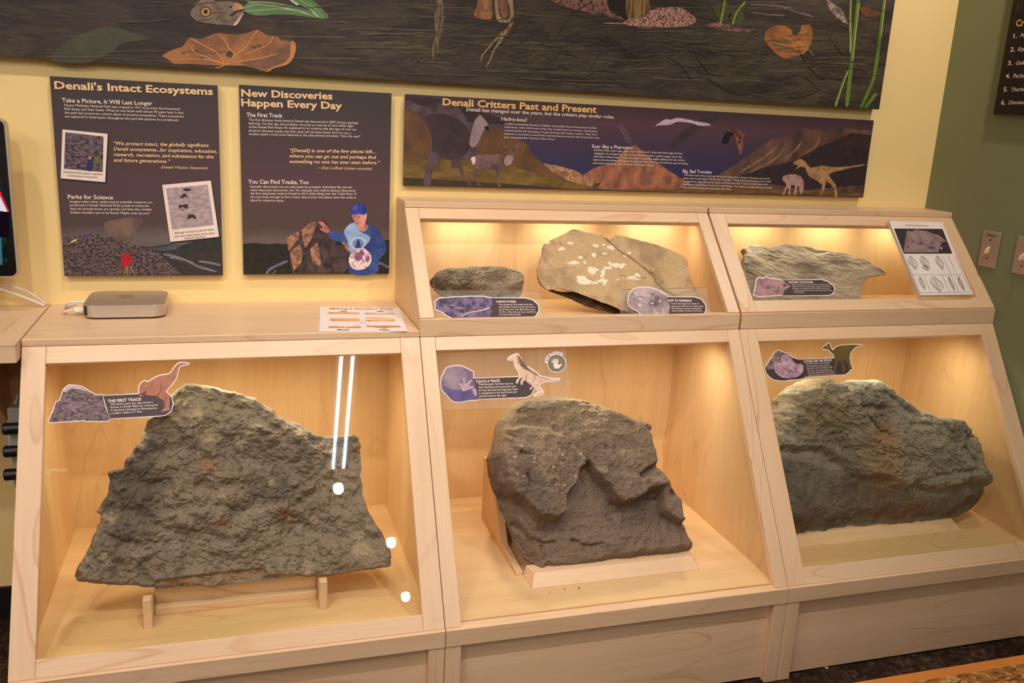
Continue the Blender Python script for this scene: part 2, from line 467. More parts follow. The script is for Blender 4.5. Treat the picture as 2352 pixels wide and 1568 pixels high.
# ------------------------------------------------------------------ lamps (the light itself is set at the top)
LAMPW = plain('lamp_white', (225, 222, 216), 0.4)
LAMPB = plain('lamp_black', (28, 27, 27), 0.4)
for k, (x, y) in enumerate(FILL_PANELS):
    t = thing('ceiling_panel_lamp', ['flat white panel lamp on the ceiling, nearest the left wall side front', 'flat white panel lamp on the ceiling by the left wall, further back', 'flat white panel lamp on the ceiling near the rear wall'][k], 'lamp', (x, y, CEIL))
    box('frame', x-0.62, x+0.62, y-0.32, y+0.32, CEIL-0.03, CEIL, LAMPW, t)
STRIPE = emit('led_white', (0.80, 0.95, 1.0), 26.0)
t = thing('linear_ceiling_lamp', 'long ceiling lamp with two parallel white light strips, mirrored in the case glass', 'lamp', (1.03, -2.2, CEIL))
box('housing', 0.96, 1.10, -2.98, -1.35, CEIL-0.035, CEIL, LAMPW, t)
for x in (0.998, 1.058):
    bx_ = box('light_strip', x-0.009, x+0.009, -2.90, -1.42, CEIL-0.047, CEIL-0.035, STRIPE, t, bev=0.002)
DOWNE = emit('downlight_lens', (1.0, 0.94, 0.86), 60.0)
for k, (x, y) in enumerate(DOWN):
    t = thing('downlight', ['round ceiling downlight nearest the end of the strip lamp', 'round ceiling downlight, second from the strip lamp', 'round ceiling downlight furthest from the strip lamp', 'round ceiling downlight left of the strip lamp'][k], 'lamp', (x, y, CEIL))
    revolve('trim_ring', [(0.065, 0.0), (0.065, -0.008), (0.045, -0.012), (0.045, -0.004)], (x, y, CEIL), (0, 0, 1), LAMPW, t)
    revolve('lens', [(0.030, -0.004), (0.030, -0.010)], (x, y, CEIL), (0, 0, 1), DOWNE, t)
t = thing('lighting_track', 'black lighting track along the ceiling above the exhibit', 'track', (0.8, -0.78, CEIL))
box('rail', -0.9, 2.6, -0.80, -0.76, CEIL-0.03, CEIL, LAMPB, t)
t = thing('lighting_track', 'black lighting track on the ceiling further from the wall', 'track', (-0.05, -1.72, CEIL))
box('rail', -0.9, 0.94, -1.74, -1.70, CEIL-0.03, CEIL, LAMPB, t)
t = thing('lighting_track', 'short black lighting track right of the strip lamp', 'track', (1.85, -1.72, CEIL))
box('rail', 1.12, 2.6, -1.74, -1.70, CEIL-0.03, CEIL, LAMPB, t)
for k, (p, tg) in enumerate(zip(TRACK, TRK_T)):
    d = (Vector(tg) - Vector(p)).normalized(); p = Vector(p)
    t = thing('track_spotlight', ['black track spotlight aimed at the wall, first from the left', 'black track spotlight aimed at the wall, second from the left', 'black track spotlight aimed at the wall, third from the left', 'black track spotlight aimed at the wall, fourth from the left',
        'black track spotlight aimed at the cases, first from the left', 'black track spotlight aimed at the cases, second from the left', 'black track spotlight aimed at the cases, third from the left', 'black track spotlight aimed at the cases, fourth from the left'][k], 'lamp', tuple(p))
    q = p - d*0.02
    revolve('lamp_head', [(0.020, -0.14), (0.042, -0.11), (0.045, 0.0), (0.041, 0.0), (0.040, -0.012)], q, d, LAMPB, t)
    tube('stem', [tuple(q - d*0.07), (p.x, p.y, CEIL-0.03)], 0.008, LAMPB, t)

# ------------------------------------------------------------------ display cases
WX, WY, WZ = wood('x'), wood('y'), wood('z')
WLOW = wood('z', 1.0, 'maple_lower_stile', lean=math.radians(31.8)); WUPP = wood('z', 1.0, 'maple_upper_stile', lean=math.radians(43.6))
PXg, PYg, PZg = ply('x'), ply('y'), ply('z')
GLASS = glassm('case_glass')
PUCK = emit('puck_lens', (1.0, 0.86, 0.62), 9.0)
PUCKC = (1.0, 0.88, 0.66)
class Slant:
    def __init__(s, T_, B_):
        s.T = np.array(T_, float); s.B = np.array(B_, float); d = s.B - s.T; s.L = np.linalg.norm(d); s.d = d/s.L
        n = np.array([s.d[1], -s.d[0]]); s.n = n if n[0] < 0 else -n
    def p(s, t, out=0.0): return s.T + s.d*t + s.n*out
    def plane(s, out=0.0):
        q = s.p(0, out); return Plane((0, s.n[0], s.n[1]), (0, q[0], q[1]))
LOW = Slant((-YT, ZT - TT), (-YB, ZB))
UPP = Slant((-YU, ZU - TU), (-YR, ZR))
def sboard(name, sl, xa, xb, s0, s1, mat, parent, out=0.0, thick=0.02, bev=0.0012):
    pts = []
    for o in (out - thick, out):
        for (x, t_) in ((xa, s1), (xb, s1), (xb, s0), (xa, s0)):
            q = sl.p(t_, o); pts.append((x, q[0], q[1]))
    bm = bmesh.new(); hexa(bm, pts)
    if bev: bmesh.ops.bevel(bm, geom=bm.edges[:], offset=bev, segments=1, affect='EDGES', profile=0.5)
    return from_bm(name, bm, mat, parent)
def puck(parent, x, y, z, power):
    revolve('puck_lamp', [(0.034, 0.0), (0.034, -0.010), (0.030, -0.012)], (x, y, z), (0, 0, 1), LAMPW, parent)
    revolve('puck_lens', [(0.026, -0.0125), (0.026, -0.0135)], (x, y, z), (0, 0, 1), PUCK, parent)
    d = bpy.data.lights.new('puck_light', 'SPOT'); d.energy = power; d.spot_size = math.radians(155); d.spot_blend = 1.0
    d.shadow_soft_size = 0.022; d.color = PUCKC
    o = bpy.data.objects.new('puck_light', d); col.objects.link(o); o.parent = parent
    o.location = Vector((x, y, z - 0.018)) - wloc(parent)
def lower_case(label, xa, xb, sw, top, bottom_rail, glass, power, pucks, rt, rb):
    t = thing('display_case', label, 'display case', ((xa + xb)/2, -0.4, 0.0), 'lower display cases of pale maple')
    g = 0.0008; xa += g; xb -= g; th = 0.027
    inner = [tuple(LOW.p(0, -0.021)), tuple(LOW.p(LOW.L, -0.021))]
    prof = [(-0.001, 0.0), (-YB + 0.022, 0.0), (-YB + 0.022, ZB - TL)] + [(max(inner[1][0], -YB + 0.022), inner[1][1] - 0.01)] + [inner[1], inner[0]] + [(inner[0][0], ZT - TT), (-0.001, ZT - TT)]
    for x in (xa, xb - th):
        prism('side_panel', [(x, y, z) for y, z in prof], (th, 0, 0), PZg, t)
    yf = -YT if top else -YT + 0.0245
    box('top_board', xa, xb, yf, -0.001, ZT - TT, ZT, WX, t)
    box('glue_block', xa + th, xb - th, -YT + 0.0035, -YT + 0.030, ZT - TT - 0.005, ZT - TT - 0.0001, PXg, t, bev=0)  # added strip, keeps lamp light from leaking out above the top rail
    box('back_panel', xa + th, xb - th, -YBK, -YBK + 0.018, 0.05, ZT - TT - 0.001, PZg, t, bev=0)
    box('floor_panel', xa + th, xb - th, -YB + 0.022, -YBK - 0.0005, ZFL - 0.018, ZFL, PXg, t, bev=0)
    sboard('stile', LOW, xa, xa + sw, 0.0, LOW.L, WLOW, t); sboard('stile', LOW, xb - sw, xb, 0.0, LOW.L, WLOW, t)
    sboard('top_rail', LOW, xa + sw + 0.0004, xb - sw - 0.0004, 0.0, rt, WX, t)
    if bottom_rail: sboard('bottom_rail', LOW, xa + sw + 0.0004, xb - sw - 0.0004, LOW.L - rb, LOW.L, WX, t)
    box('front_lip', xa, xb, -YB - 0.009, -YB + 0.021, ZB - TL, ZB - 0.001, WX, t)
    bs = 0.0391
    box('base_stile', xa, xa + bs, -YB - 0.006, -YB + 0.02, 0.002, ZB - TL - 0.0004, WZ, t)
    box('base_stile', xb - bs, xb, -YB - 0.006, -YB + 0.02, 0.002, ZB - TL - 0.0004, WZ, t)
    box('base_panel', xa + bs, xb - bs, -YB + 0.014, -YB + 0.021, 0.008, ZB - TL - 0.0004, PXg if False else WX, t, bev=0)
    if glass:
        sboard('glass_pane', LOW, xa + sw - 0.008, xb - sw + 0.008, rt - 0.008, LOW.L - (rb if bottom_rail else 0.0) + 0.008, GLASS, t, out=-0.006, thick=0.004, bev=0)
    for px_ in pucks: puck(t, xa + (xb - xa)*px_, -0.322, ZT - TT - 0.0005, power)
    return t
def upper_case(label, xa, xb, sw, bottom_rail, glass, power, pucks, rt, rb):
    t = thing('wall_case', label, 'display case', ((xa + xb)/2, -0.2, ZT + 0.0004), 'upper display cases of pale maple')
    th = 0.027; zb = ZT + 0.0006
    i0, i1 = tuple(UPP.p(0, -0.019)), tuple(UPP.p(UPP.L, -0.019))
    for x in (xa, xb - th):
        prism('side_panel', [(x, y, z) for y, z in [(-0.001, zb), (-YR + 0.021, zb), i1, i0, (i0[0], ZU - TU), (-0.001, ZU - TU)]], (th, 0, 0), PZg, t)
    box('top_board', xa, xb, -YU, -0.001, ZU - TU, ZU, WX, t)
    box('back_panel', xa + th, xb - th, -YBK, -YBK + 0.018, zb, ZU - TU - 0.001, PZg, t, bev=0)
    box('floor_panel', xa + th, xb - th, -YR + 0.021, -YBK - 0.0005, zb, ZT + 0.010, PXg, t, bev=0)
    sboard('stile', UPP, xa, xa + sw, 0.0, UPP.L, WUPP, t, thick=0.018); sboard('stile', UPP, xb - sw, xb, 0.0, UPP.L, WUPP, t, thick=0.018)
    sboard('top_rail', UPP, xa + sw + 0.0004, xb - sw - 0.0004, 0.0, rt, WX, t, thick=0.018)
    if bottom_rail: sboard('bottom_rail', UPP, xa + sw + 0.0004, xb - sw - 0.0004, UPP.L - rb, UPP.L, WX, t, thick=0.018)
    box('front_rail', xa, xb, -YR - 0.004, -YR + 0.020, ZT - TT + 0.0001, ZR - 0.003, WX, t)
    if glass:
        sboard('glass_pane', UPP, xa + sw - 0.008, xb - sw + 0.008, rt - 0.008, UPP.L - (rb if bottom_rail else 0.0) + 0.008, GLASS, t, out=-0.006, thick=0.004, bev=0)
    # light bars behind the top rail
    for px_ in pucks:
        xm = xa + (xb - xa)*px_; yl, zl = UPP.p(0.020, -0.030)
        box('light_bar', xm - 0.10, xm + 0.10, yl - 0.006, yl + 0.006, zl, zl + 0.010, LAMPW, t, bev=0.001)
        o = area('bar_light', (0, 0, 0), (0.19, 0.012), power, (1.0, 0.92, 0.70), (math.radians(24), 0, 0)); o.parent = t
        o.location = Vector((xm, yl + 0.004, zl - 0.003)) - wloc(t)
    return t
C1 = lower_case('glazed lower maple display case holding the big dark grey track slab', X0, X1, 0.0509, True, True, True, 6.0, (0.25, 0.5, 0.75), 0.0421, 0.0383)
C2 = lower_case('open-fronted lower maple display case holding the brown boulder', X1, X2, 0.0391, False, False, False, 5.0, (0.2, 0.5, 0.84), 0.0378, 0.0)
C3 = lower_case('glazed lower maple display case beside the green wall', X2, X3, 0.056, False, True, True, 5.8, (0.2, 0.5, 0.8), 0.0386, 0.0438)
U2 = upper_case('open-fronted upper maple case with two rocks on its shelf', X1, X2 - 0.0015, 0.0381, False, False, 0.28, (0.20, 0.52, 0.84), 0.0369, 0.0)
U3 = upper_case('glazed upper maple case beside the green wall holding one grey slab', X2 + 0.0055, X3, 0.0509, True, True, 0.30, (0.22, 0.52, 0.82), 0.0387, 0.040)

# ------------------------------------------------------------------ the desk on the left
t = thing('wall_desk', 'maple desk with thick worktop left of the display cases', 'desk', (-0.6, -0.2, 0.0))
box('worktop', -1.25, -0.0015, -0.432, -0.001, 0.880, ZT, WX, t)
box('edge_band', -0.055, -0.0018, -0.433, -0.0012, ZT + 0.0001, ZT + 0.0006, WY, t, bev=0)
box('back_apron', -1.2, -0.0025, -0.022, -0.002, 0.575, 0.8795, PXg, t)
prism('bracket', [(-0.13, -0.023, 0.8795), (-0.13, -0.36, 0.8795), (-0.13, -0.36, 0.865), (-0.13, -0.05, 0.60), (-0.13, -0.023, 0.60)], (0.019, 0, 0), PYg, t)
prism('bracket', [(-1.1, -0.023, 0.8795), (-1.1, -0.36, 0.8795), (-1.1, -0.36, 0.865), (-1.1, -0.05, 0.60), (-1.1, -0.023, 0.60)], (0.019, 0, 0), PYg, t)
box('leg', -1.2, -1.16, -0.42, -0.38, 0.0, 0.8795, WZ, t)

# ------------------------------------------------------------------ rocks
def rockm(name, rough=0.85, bumps=0.6, fine=260, stretch=(1, 1, 1)):
    """colour comes from a per-vertex albedo (stains, minerals) plus fine speckle; relief is geometry"""
    k = NT(name); b = k.bsdf(rough, 0.3)
    at = k.n('ShaderNodeAttribute', attribute_name='albedo')
    v = k.mapping(k.objvec(False), stretch)
    f = k.noise(v, fine, 4, 0.7); g = k.noise(v, 90, 4, 0.65)
    sp = k.ramp(f, [(0.30, (0.72, 0.72, 0.72)), (0.5, (1, 1, 1)), (0.72, (1.22, 1.2, 1.16))])
    a = k.mix(1.0, at.outputs['Color'], sp, 'MULTIPLY')
    k.l(a, b.inputs['Base Color'])
    n1 = k.n('ShaderNodeBump'); n1.inputs['Strength'].default_value = bumps; n1.inputs['Distance'].default_value = 0.004
    k.l(g, n1.inputs['Height'])
    n2 = k.n('ShaderNodeBump'); n2.inputs['Strength'].default_value = bumps*0.7; n2.inputs['Distance'].default_value = 0.0018
    k.l(f, n2.inputs['Height']); k.l(n1.outputs[0], n2.inputs['Normal'])
    k.l(n2.outputs[0], b.inputs['Normal']); MATS[name] = k.m; return k.m
def tilt_plane(px, py, z, tilt_deg, y=None):
    """plane leaning back from the vertical, through the point where the pixel meets height z (or depth y)"""
    if y is None: p = Plane((0, 0, 1), (0, 0, z)).hit(px, py)
    else: p = Plane((0, -1, 0), (0, y, 0)).hit(px, py)
    a = math.radians(tilt_deg)
    return Plane((0, -math.cos(a), math.sin(a)), p)
def rock(name, plane, crop, outline, mat, relief, albedo, thick=0.1, na=640, nr=170, edge=0.02, edge_r=0.6, bulge=0.0,
         back_scale=0.9, back_shift=(0, 0), rough_edge=0.004, centre=None, parent=None, lift=0.0):
    """closed rock: front face follows the outline in its own leaning plane, with modelled relief, sides and a back"""
    n = plane.n; e1 = np.array([1.0, 0, 0]); e1 -= n*(e1 @ n); e1 /= np.linalg.norm(e1); e2 = np.cross(n, e1)
    O = plane.p0
    def to2(p): q = plane.hit(*crop(p), lift) - O; return np.array([q @ e1, q @ e2])
    poly = np.array([to2(p) for p in outline])
    cl = np.vstack([poly, poly[:1]]); seg = np.linalg.norm(np.diff(cl, axis=0), axis=1); s = np.r_[0, np.cumsum(seg)]
    u = np.linspace(0, s[-1], na, endpoint=False)
    out = np.stack([np.interp(u, s, cl[:, 0]), np.interp(u, s, cl[:, 1])], 1)
    for _ in range(2): out = 0.25*np.roll(out, 1, 0) + 0.5*out + 0.25*np.roll(out, -1, 0)
    c = to2(centre) if centre is not None else out.mean(0)
    d = out - c; L = np.linalg.norm(d, axis=1)[:, None]
    j = fbm(np.c_[out*1.0, np.zeros(na)] + 3.1, 28, 4, 0.6)[:, None]*rough_edge
    out = out + d/L*j
    r = (np.arange(nr + 1)/nr)**0.85
    P2 = (c + r[1:, None, None]*(out - c)[None]).reshape(-1, 2)          # front rings
    P2 = np.vstack([c[None], P2])
    rr = np.r_[0, np.repeat(r[1:], na)]
    ed = (1 - rr)*np.r_[L.mean(), np.tile(L[:, 0], nr)]                   # distance to the rim
    h = relief(P2, to2, crop)
    x = np.clip(ed/edge, 0, 1); rim = np.sqrt(np.clip(1 - (1 - x)**2, 0, 1))
    h = h*(0.25 + 0.75*rim) - edge*edge_r*(1 - rim) + bulge*(1 - rr**2.2)
    F3 = O + P2 @ np.stack([e1, e2]) + h[:, None]*n
    # sides and back
    last = F3[-na:]; rings = [F3]; nb = 14; bs = np.array(back_shift)
    outl = out
    for kk in range(1, nb + 1):
        f = kk/nb
        sc = 1 + (back_scale - 1)*f**1.5
        if kk > nb - 4: sc *= 1 - (kk - nb + 4)**2*0.022
        up_ = (outl[:, 1] - outl[:, 1].min())/np.ptp(outl[:, 1])
        q = c + (outl - c)*sc + bs*f + np.outer((1 - up_)*f*thick, (0, n[2]/-n[1]))   # the foot runs level towards the back
        dep = h[-na:].mean()*f + h[-na:]*(1 - f) - thick*f
        w = O + q @ np.stack([e1, e2]) + dep[:, None]*n
        nz = fbm(w, 22, 4, 0.55)*0.010
        dd = (q - c); dd /= np.linalg.norm(dd, axis=1)[:, None]
        rings.append(w + (dd*nz[:, None]) @ np.stack([e1, e2]))
    cb = O + (c + bs + np.array([0, 0.5*thick*n[2]/-n[1]])) @ np.stack([e1, e2]) - (thick + 0.005)*n
    V = np.vstack(rings + [cb[None]])
    R = nr + nb
    i = np.arange(na); i2 = (i + 1) % na
    quads = []
    for k_ in range(R - 1):
        a = 1 + k_*na
        quads.append(np.stack([a + i, a + na + i, a + na + i2, a + i2], 1))
    quads = np.vstack(quads)
    tri = np.stack([np.zeros(na, int), 1 + i, 1 + i2], 1)
    lastb = 1 + (R - 1)*na; tri2 = np.stack([np.full(na, len(V) - 1), lastb + i2, lastb + i], 1)
    me = bpy.data.meshes.new(name)
    loops = np.r_[tri.ravel(), quads.ravel(), tri2.ravel()]
    tot = np.r_[np.full(na, 3), np.full(len(quads), 4), np.full(na, 3)]
    me.vertices.add(len(V)); me.vertices.foreach_set('co', V.ravel())
    me.loops.add(len(loops)); me.loops.foreach_set('vertex_index', loops.astype(np.int32))
    me.polygons.add(len(tot)); me.polygons.foreach_set('loop_start', np.r_[0, np.cumsum(tot)[:-1]].astype(np.int32))
    me.polygons.foreach_set('loop_total', tot.astype(np.int32))
    me.update(calc_edges=True); me.validate()
    Q = V - O; Q2 = np.stack([Q @ e1, Q @ e2], 1)
    colr = albedo(V, Q2, to2)
    at = me.color_attributes.new('albedo', 'FLOAT_COLOR', 'POINT')
    at.data.foreach_set('color', np.c_[np.clip(colr, 0, 1), np.ones(len(V))].ravel())
    return finish(name, me, mat, parent, smooth=True)
def C3m(rgb): return np.array(lin(rgb))
def mixc(a, b, t): return a + (b - a)*np.clip(t, 0, 1)[:, None]
def rot2(P, deg, sx, sy):
    a = math.radians(deg); x = P[:, 0]*math.cos(a) + P[:, 1]*math.sin(a); y = -P[:, 0]*math.sin(a) + P[:, 1]*math.cos(a)
    return np.stack([x*sx, y*sy, np.zeros(len(P))], 1)

def terrace(v, k, w):
    """flaky ledges: steps with steep risers"""
    t_ = v*k; f = np.floor(t_); return (f + sstep(t_ - f, w, 1.0))/k
# --- the big track slab in the left case
K1 = Crop(150, 860, 2352/780)
o1 = [(580, 300), (640, 250), (690, 195), (740, 140), (790, 95), (850, 78), (940, 76), (1020, 85), (1080, 110), (1180, 130), (1310, 160), (1370, 205),
      (1440, 240), (1460, 290), (1530, 310), (1640, 355), (1710, 400), (1780, 430), (1850, 432), (1990, 415), (2030, 440), (2035, 520), (2045, 640),
      (2065, 820), (2100, 930), (2140, 1000), (2190, 1090), (2225, 1170), (2258, 1260), (2258, 1325), (2180, 1345), (2060, 1355), (1930, 1385),
      (1790, 1400), (1640, 1395), (1400, 1420), (1250, 1440), (1100, 1455), (900, 1470), (700, 1475), (540, 1470), (420, 1460), (300, 1455), (150, 1440),
      (75, 1430), (75, 1375), (110, 1310), (150, 1230), (190, 1150), (220, 1060), (245, 1010), (245, 965), (215, 955), (250, 890), (280, 840), (300, 770),
      (305, 730), (285, 690), (290, 670), (395, 650), (440, 560), (480, 510), (525, 440), (555, 380)]
def rel1(P, to2, crop):
    wv = fbm(np.c_[P, np.zeros(len(P))], 6, 3)
    Q = P + 0.006*np.stack([wv, fbm(np.c_[P, np.zeros(len(P))] + 4, 6, 3)], 1)
    h = 0.030*fbm(rot2(Q, -8, 0.95, 1.1), 4, 3, 0.5)
    h += 0.024*terrace(fbm(rot2(Q, -30, 0.9, 1.15) + 2, 8, 4, 0.55), 7, .5)
    h += 0.034*np.abs(fbm(rot2(Q, -20, 0.9, 1.2) + 7, 11, 3, 0.5)) + 0.016*np.abs(fbm(rot2(Q, -15, 0.95, 1.15) + 3, 34, 4, 0.55))
    h += 0.008*fbm(np.c_[Q, np.zeros(len(P))] + 9, 48, 4, 0.65)
    h += 0.0022*fbm(np.c_[P, np.zeros(len(P))] + 9, 190, 3, 0.6)
    for (x, y, rx, ry, a) in [(1040, 720, 230, 90, .016), (1180, 860, 260, 60, .010), (950, 960, 190, 70, .020), (1080, 1010, 70, 50, .012), (1500, 960, 240, 50, .012),
                              (1150, 1000, 110, 90, -.022), (940, 770, 90, 45, -.014), (1330, 900, 90, 90, -.010), (1300, 1110, 300, 60, -.008), (1880, 1230, 90, 90, .012),
                              (500, 1330, 300, 150, -.012), (1900, 1000, 260, 130, -.006), (800, 500, 300, 120, .008), (1560, 1310, 160, 70, .010)]:
        c = to2((x, y)); ux = to2((x + rx, y)) - c; k = np.linalg.norm(ux)
        q = (P - c); h += a*np.exp(-((q[:, 0]/k)**2 + (q[:, 1]/(k*ry/rx))**2)*1.4)
    # broken ledge along the lower edge
    led = [to2(p) for p in [(560, 1490), (640, 1420), (900, 1385), (1250, 1345), (1385, 1335), (1400, 1385), (1640, 1380), (1750, 1420), (1600, 1520)]]
    h -= 0.012*sstep(sdist(P, led), -0.002, 0.006)
    return h
def alb1(V, P, to2):
    a, b, c = C3m((140, 124, 110)), C3m((99, 88, 81)), C3m((174, 154, 131))
    n1 = fbm(V, 5, 4); n2 = fbm(V + 4, 16, 4); n3 = fbm(V + 8, 40, 3)
    k = mixc(np.tile(a, (len(V), 1)), b, sstep(n1 + 0.3*n2, -0.1, 0.5)); k = mixc(k, c, sstep(n2 + 0.5*n3, 0.25, 0.7)*0.8)
    top = to2((1000, 80))[1]; bot = to2((1000, 1400))[1]
    t = (P[:, 1] - bot)/(top - bot)
    k = mixc(k, C3m((150, 138, 112)), sstep(t + 0.15*n1, 0.72, 1.0)*0.6)      # paler towards the top
    led = [to2(p) for p in [(620, 1450), (640, 1425), (900, 1390), (1250, 1350), (1385, 1340), (1395, 1390), (1100, 1440), (800, 1465)]]
    k = mixc(k, C3m((158, 126, 96)), sstep(sdist(P, led), -0.004, 0.008)*0.8)
    for (x, y, r) in [(1340, 920, 70), (1260, 960, 60), (760, 1190, 40), (1120, 1180, 25), (1560, 1340, 70)]:
        q = P - to2((x, y)); kk = np.linalg.norm(to2((x + r, y)) - to2((x, y)))
        k = mixc(k, C3m((170, 158, 146)), np.exp(-(q**2).sum(1)/kk**2)*(0.4 + 0.8*n3)*0.7)
    for (x, y, r) in [(1090, 1030, 40), (1530, 980, 40), (1000, 640, 60)]:
        q = P - to2((x, y)); kk = np.linalg.norm(to2((x + r, y)) - to2((x, y)))
        k = mixc(k, C3m((160, 112, 76)), np.exp(-(q**2).sum(1)/kk**2)*0.6)
    return k
TILT1 = tilt_plane(480, 1343, 0, 27, y=-0.585)
slab1 = rock('fossil_slab', TILT1, K1, o1, rockm('rock_grey_slab', bumps=0.8), rel1, alb1, thick=0.075, na=760, nr=230, edge=0.014, back_scale=0.95, rough_edge=0.006, centre=(1120, 900))
tag(slab1, 'large dark grey rough slab leaning on a low wooden stand behind glass', 'rock')

# --- the brown boulder in the open case
K2 = Crop(1080, 900, 1841/540)
o2 = [(300, 130), (360, 95), (460, 82), (560, 75), (640, 72), (740, 80), (860, 95), (960, 125), (1060, 165), (1150, 205), (1240, 240), (1320, 265), (1358, 290), (1352, 330),
      (1362, 370), (1365, 430), (1400, 500), (1415, 560), (1425, 630), (1460, 660), (1500, 730), (1540, 800), (1600, 880), (1612, 950), (1610, 1010), (1650, 1060),
      (1690, 1140), (1722, 1200), (1720, 1230), (1650, 1295), (1500, 1310), (1300, 1335), (1100, 1365), (900, 1390), (700, 1405), (620, 1395), (540, 1380), (490, 1330),
      (440, 1300), (400, 1245), (360, 1190), (330, 1150), (315, 1080), (290, 1000), (250, 930), (230, 860), (190, 790), (165, 700), (150, 600), (140, 530), (155, 470),
      (180, 380), (190, 300), (200, 240), (250, 180)]
def rel2(P, to2, crop):
    wv = fbm(np.c_[P, np.zeros(len(P))], 9, 3); Q = P + 0.010*np.stack([wv, np.roll(wv, 5)], 1)
    h = 0.010*fbm(np.c_[Q, np.zeros(len(P))], 7, 4, 0.5) + 0.0060*fbm(np.c_[Q, np.zeros(len(P))] + 3, 34, 4, 0.55, ridged=True) + 0.0022*fbm(np.c_[P, np.zeros(len(P))] + 3, 150, 3, 0.6)
    wq = P + 0.006*np.stack([fbm(np.c_[P, np.zeros(len(P))] + 1, 30, 3), fbm(np.c_[P, np.zeros(len(P))] + 6, 30, 3)], 1)
    lobeL = [to2(p) for p in [(170, 330), (330, 312), (520, 322), (650, 380), (760, 480), (845, 590), (800, 640), (780, 740), (700, 850), (690, 960), (620, 1035), (480, 1020), (400, 935), (290, 860), (190, 800), (120, 600)]]
    upper = [to2(p) for p in [(60, 760), (190, 810), (290, 865), (400, 940), (480, 1025), (620, 1040), (692, 965), (702, 855), (782, 742), (805, 645), (850, 600), (900, 690), (990, 780), (1040, 880), (1130, 915), (1240, 880), (1330, 815), (1430, 785), (1432, 960), (1560, 1045), (1700, 1010), (1800, 700), (1500, 100), (900, -50), (300, 0), (60, 300)]]
    h += 0.046*sstep(sdist(wq, upper), -0.003, 0.010)
    dl = sdist(wq, lobeL); h += 0.013*sstep(dl, -0.003, 0.012) + 0.018*sstep(dl, 0.0, 0.10)
    h += 0.012*terrace(fbm(np.c_[Q, np.zeros(len(P))] + 8, 11, 4, 0.5), 6, .55)
    band = [to2(p) for p in [(880, 640), (1000, 660), (1150, 690), (1280, 700), (1440, 690), (1500, 760), (1420, 800), (1300, 830), (1230, 880), (1130, 905), (1040, 870), (980, 770)]]
    h += 0.012*sstep(sdist(wq, band), -0.010, 0.014)
    for ln, w, dp in [([(1265, 690), (1330, 640), (1420, 590)], .007, .016), ([(480, 1180), (420, 1120), (340, 1040)], .006, .012), ([(640, 1190), (540, 1180), (480, 1150)], .004, .008),
                      ([(330, 530), (400, 550)], .005, .008), ([(360, 700), (395, 750)], .003, .006), ([(540, 1210), (560, 1320)], .004, .008), ([(770, 1170), (880, 1210), (1000, 1190)], .004, .006), ([(1500, 820), (1530, 835)], .005, .01), ([(225, 375), (290, 400)], .003, .006), ([(820, 130), (860, 140)], .004, .006), ([(1300, 320), (1360, 380)], .004, .006)]:
        h -= 1.5*dp*np.exp(-(ldist(wq, [to2(p) for p in ln])/w)**2)
    for (x, y, r, a) in [(980, 480, 22, -.006), (1150, 440, 60, -.007), (640, 500, 14, -.004), (830, 430, 20, -.004), (1000, 560, 60, .004), (700, 1000, 120, .006), (1150, 1150, 200, .006)]:
        c = to2((x, y)); k = np.linalg.norm(to2((x + r, y)) - c); h += a*np.exp(-((P - c)**2).sum(1)/k**2)
    # falling away to the left side and the bottom edge
    cl = [to2(p) for p in [(300, 120), (215, 330), (195, 520), (230, 700), (300, 860)]]
    side = [to2(p) for p in [(300, 60), (225, 330), (200, 520), (235, 720), (310, 880), (420, 1120), (560, 1330), (500, 1500), (0, 1400), (0, 0)]]
    h -= 0.055*sstep(sdist(wq, side), -0.006, 0.035)
    bot = [to2(p) for p in [(560, 1340), (900, 1330), (1200, 1255), (1450, 1235), (1700, 1200), (1900, 1300), (1500, 1500), (500, 1500)]]
    h -= 0.035*sstep(sdist(wq, bot), -0.004, 0.028)
    return h
def alb2(V, P, to2):
    a, b, c = C3m((120, 101, 84)), C3m((98, 82, 72)), C3m((140, 122, 98))
    n1 = fbm(V, 6, 4); n2 = fbm(V + 4, 20, 4); n3 = fbm(V + 8, 150, 2)
    k = mixc(np.tile(a, (len(V), 1)), b, sstep(n1 + 0.4*n2, 0, 0.5)); k = mixc(k, c, sstep(n2, 0.2, 0.6)*0.6)
    t = (P[:, 1] - to2((800, 1350))[1])/(to2((800, 80))[1] - to2((800, 1350))[1])
    k = mixc(k, C3m((140, 122, 90)), sstep(t + 0.2*n1, 0.6, 1.05)*0.6)
    k = mixc(k, C3m((180, 150, 120)), sstep(n3, 0.72, 0.82)*0.7)
    rr = np.random.RandomState(3)
    for (x, y) in [(585, 722), (608, 728), (580, 770), (612, 772), (648, 770), (285, 692), (335, 712), (405, 608), (775, 537), (632, 552)] + [(250 + rr.rand()*550, 420 + rr.rand()*320) for _ in range(8)]:
        c0 = to2((x, y)); kk = np.linalg.norm(to2((x + 8, y)) - c0); k = mixc(k, C3m((205, 168, 136)), np.exp(-((P - c0)**2).sum(1)/kk**2)*0.9)
    return k
TILT2 = tilt_plane(1400, 1312, 0, 33, y=-0.618)
boulder2 = rock('boulder', TILT2, K2, o2, rockm('rock_brown', bumps=0.5), rel2, alb2, thick=0.15, na=700, nr=230, edge=0.025, edge_r=0.8, back_scale=0.86, rough_edge=0.004, centre=(900, 720), lift=-0.03)
tag(boulder2, 'brown boulder with two rounded overhanging lobes in the open case', 'rock')

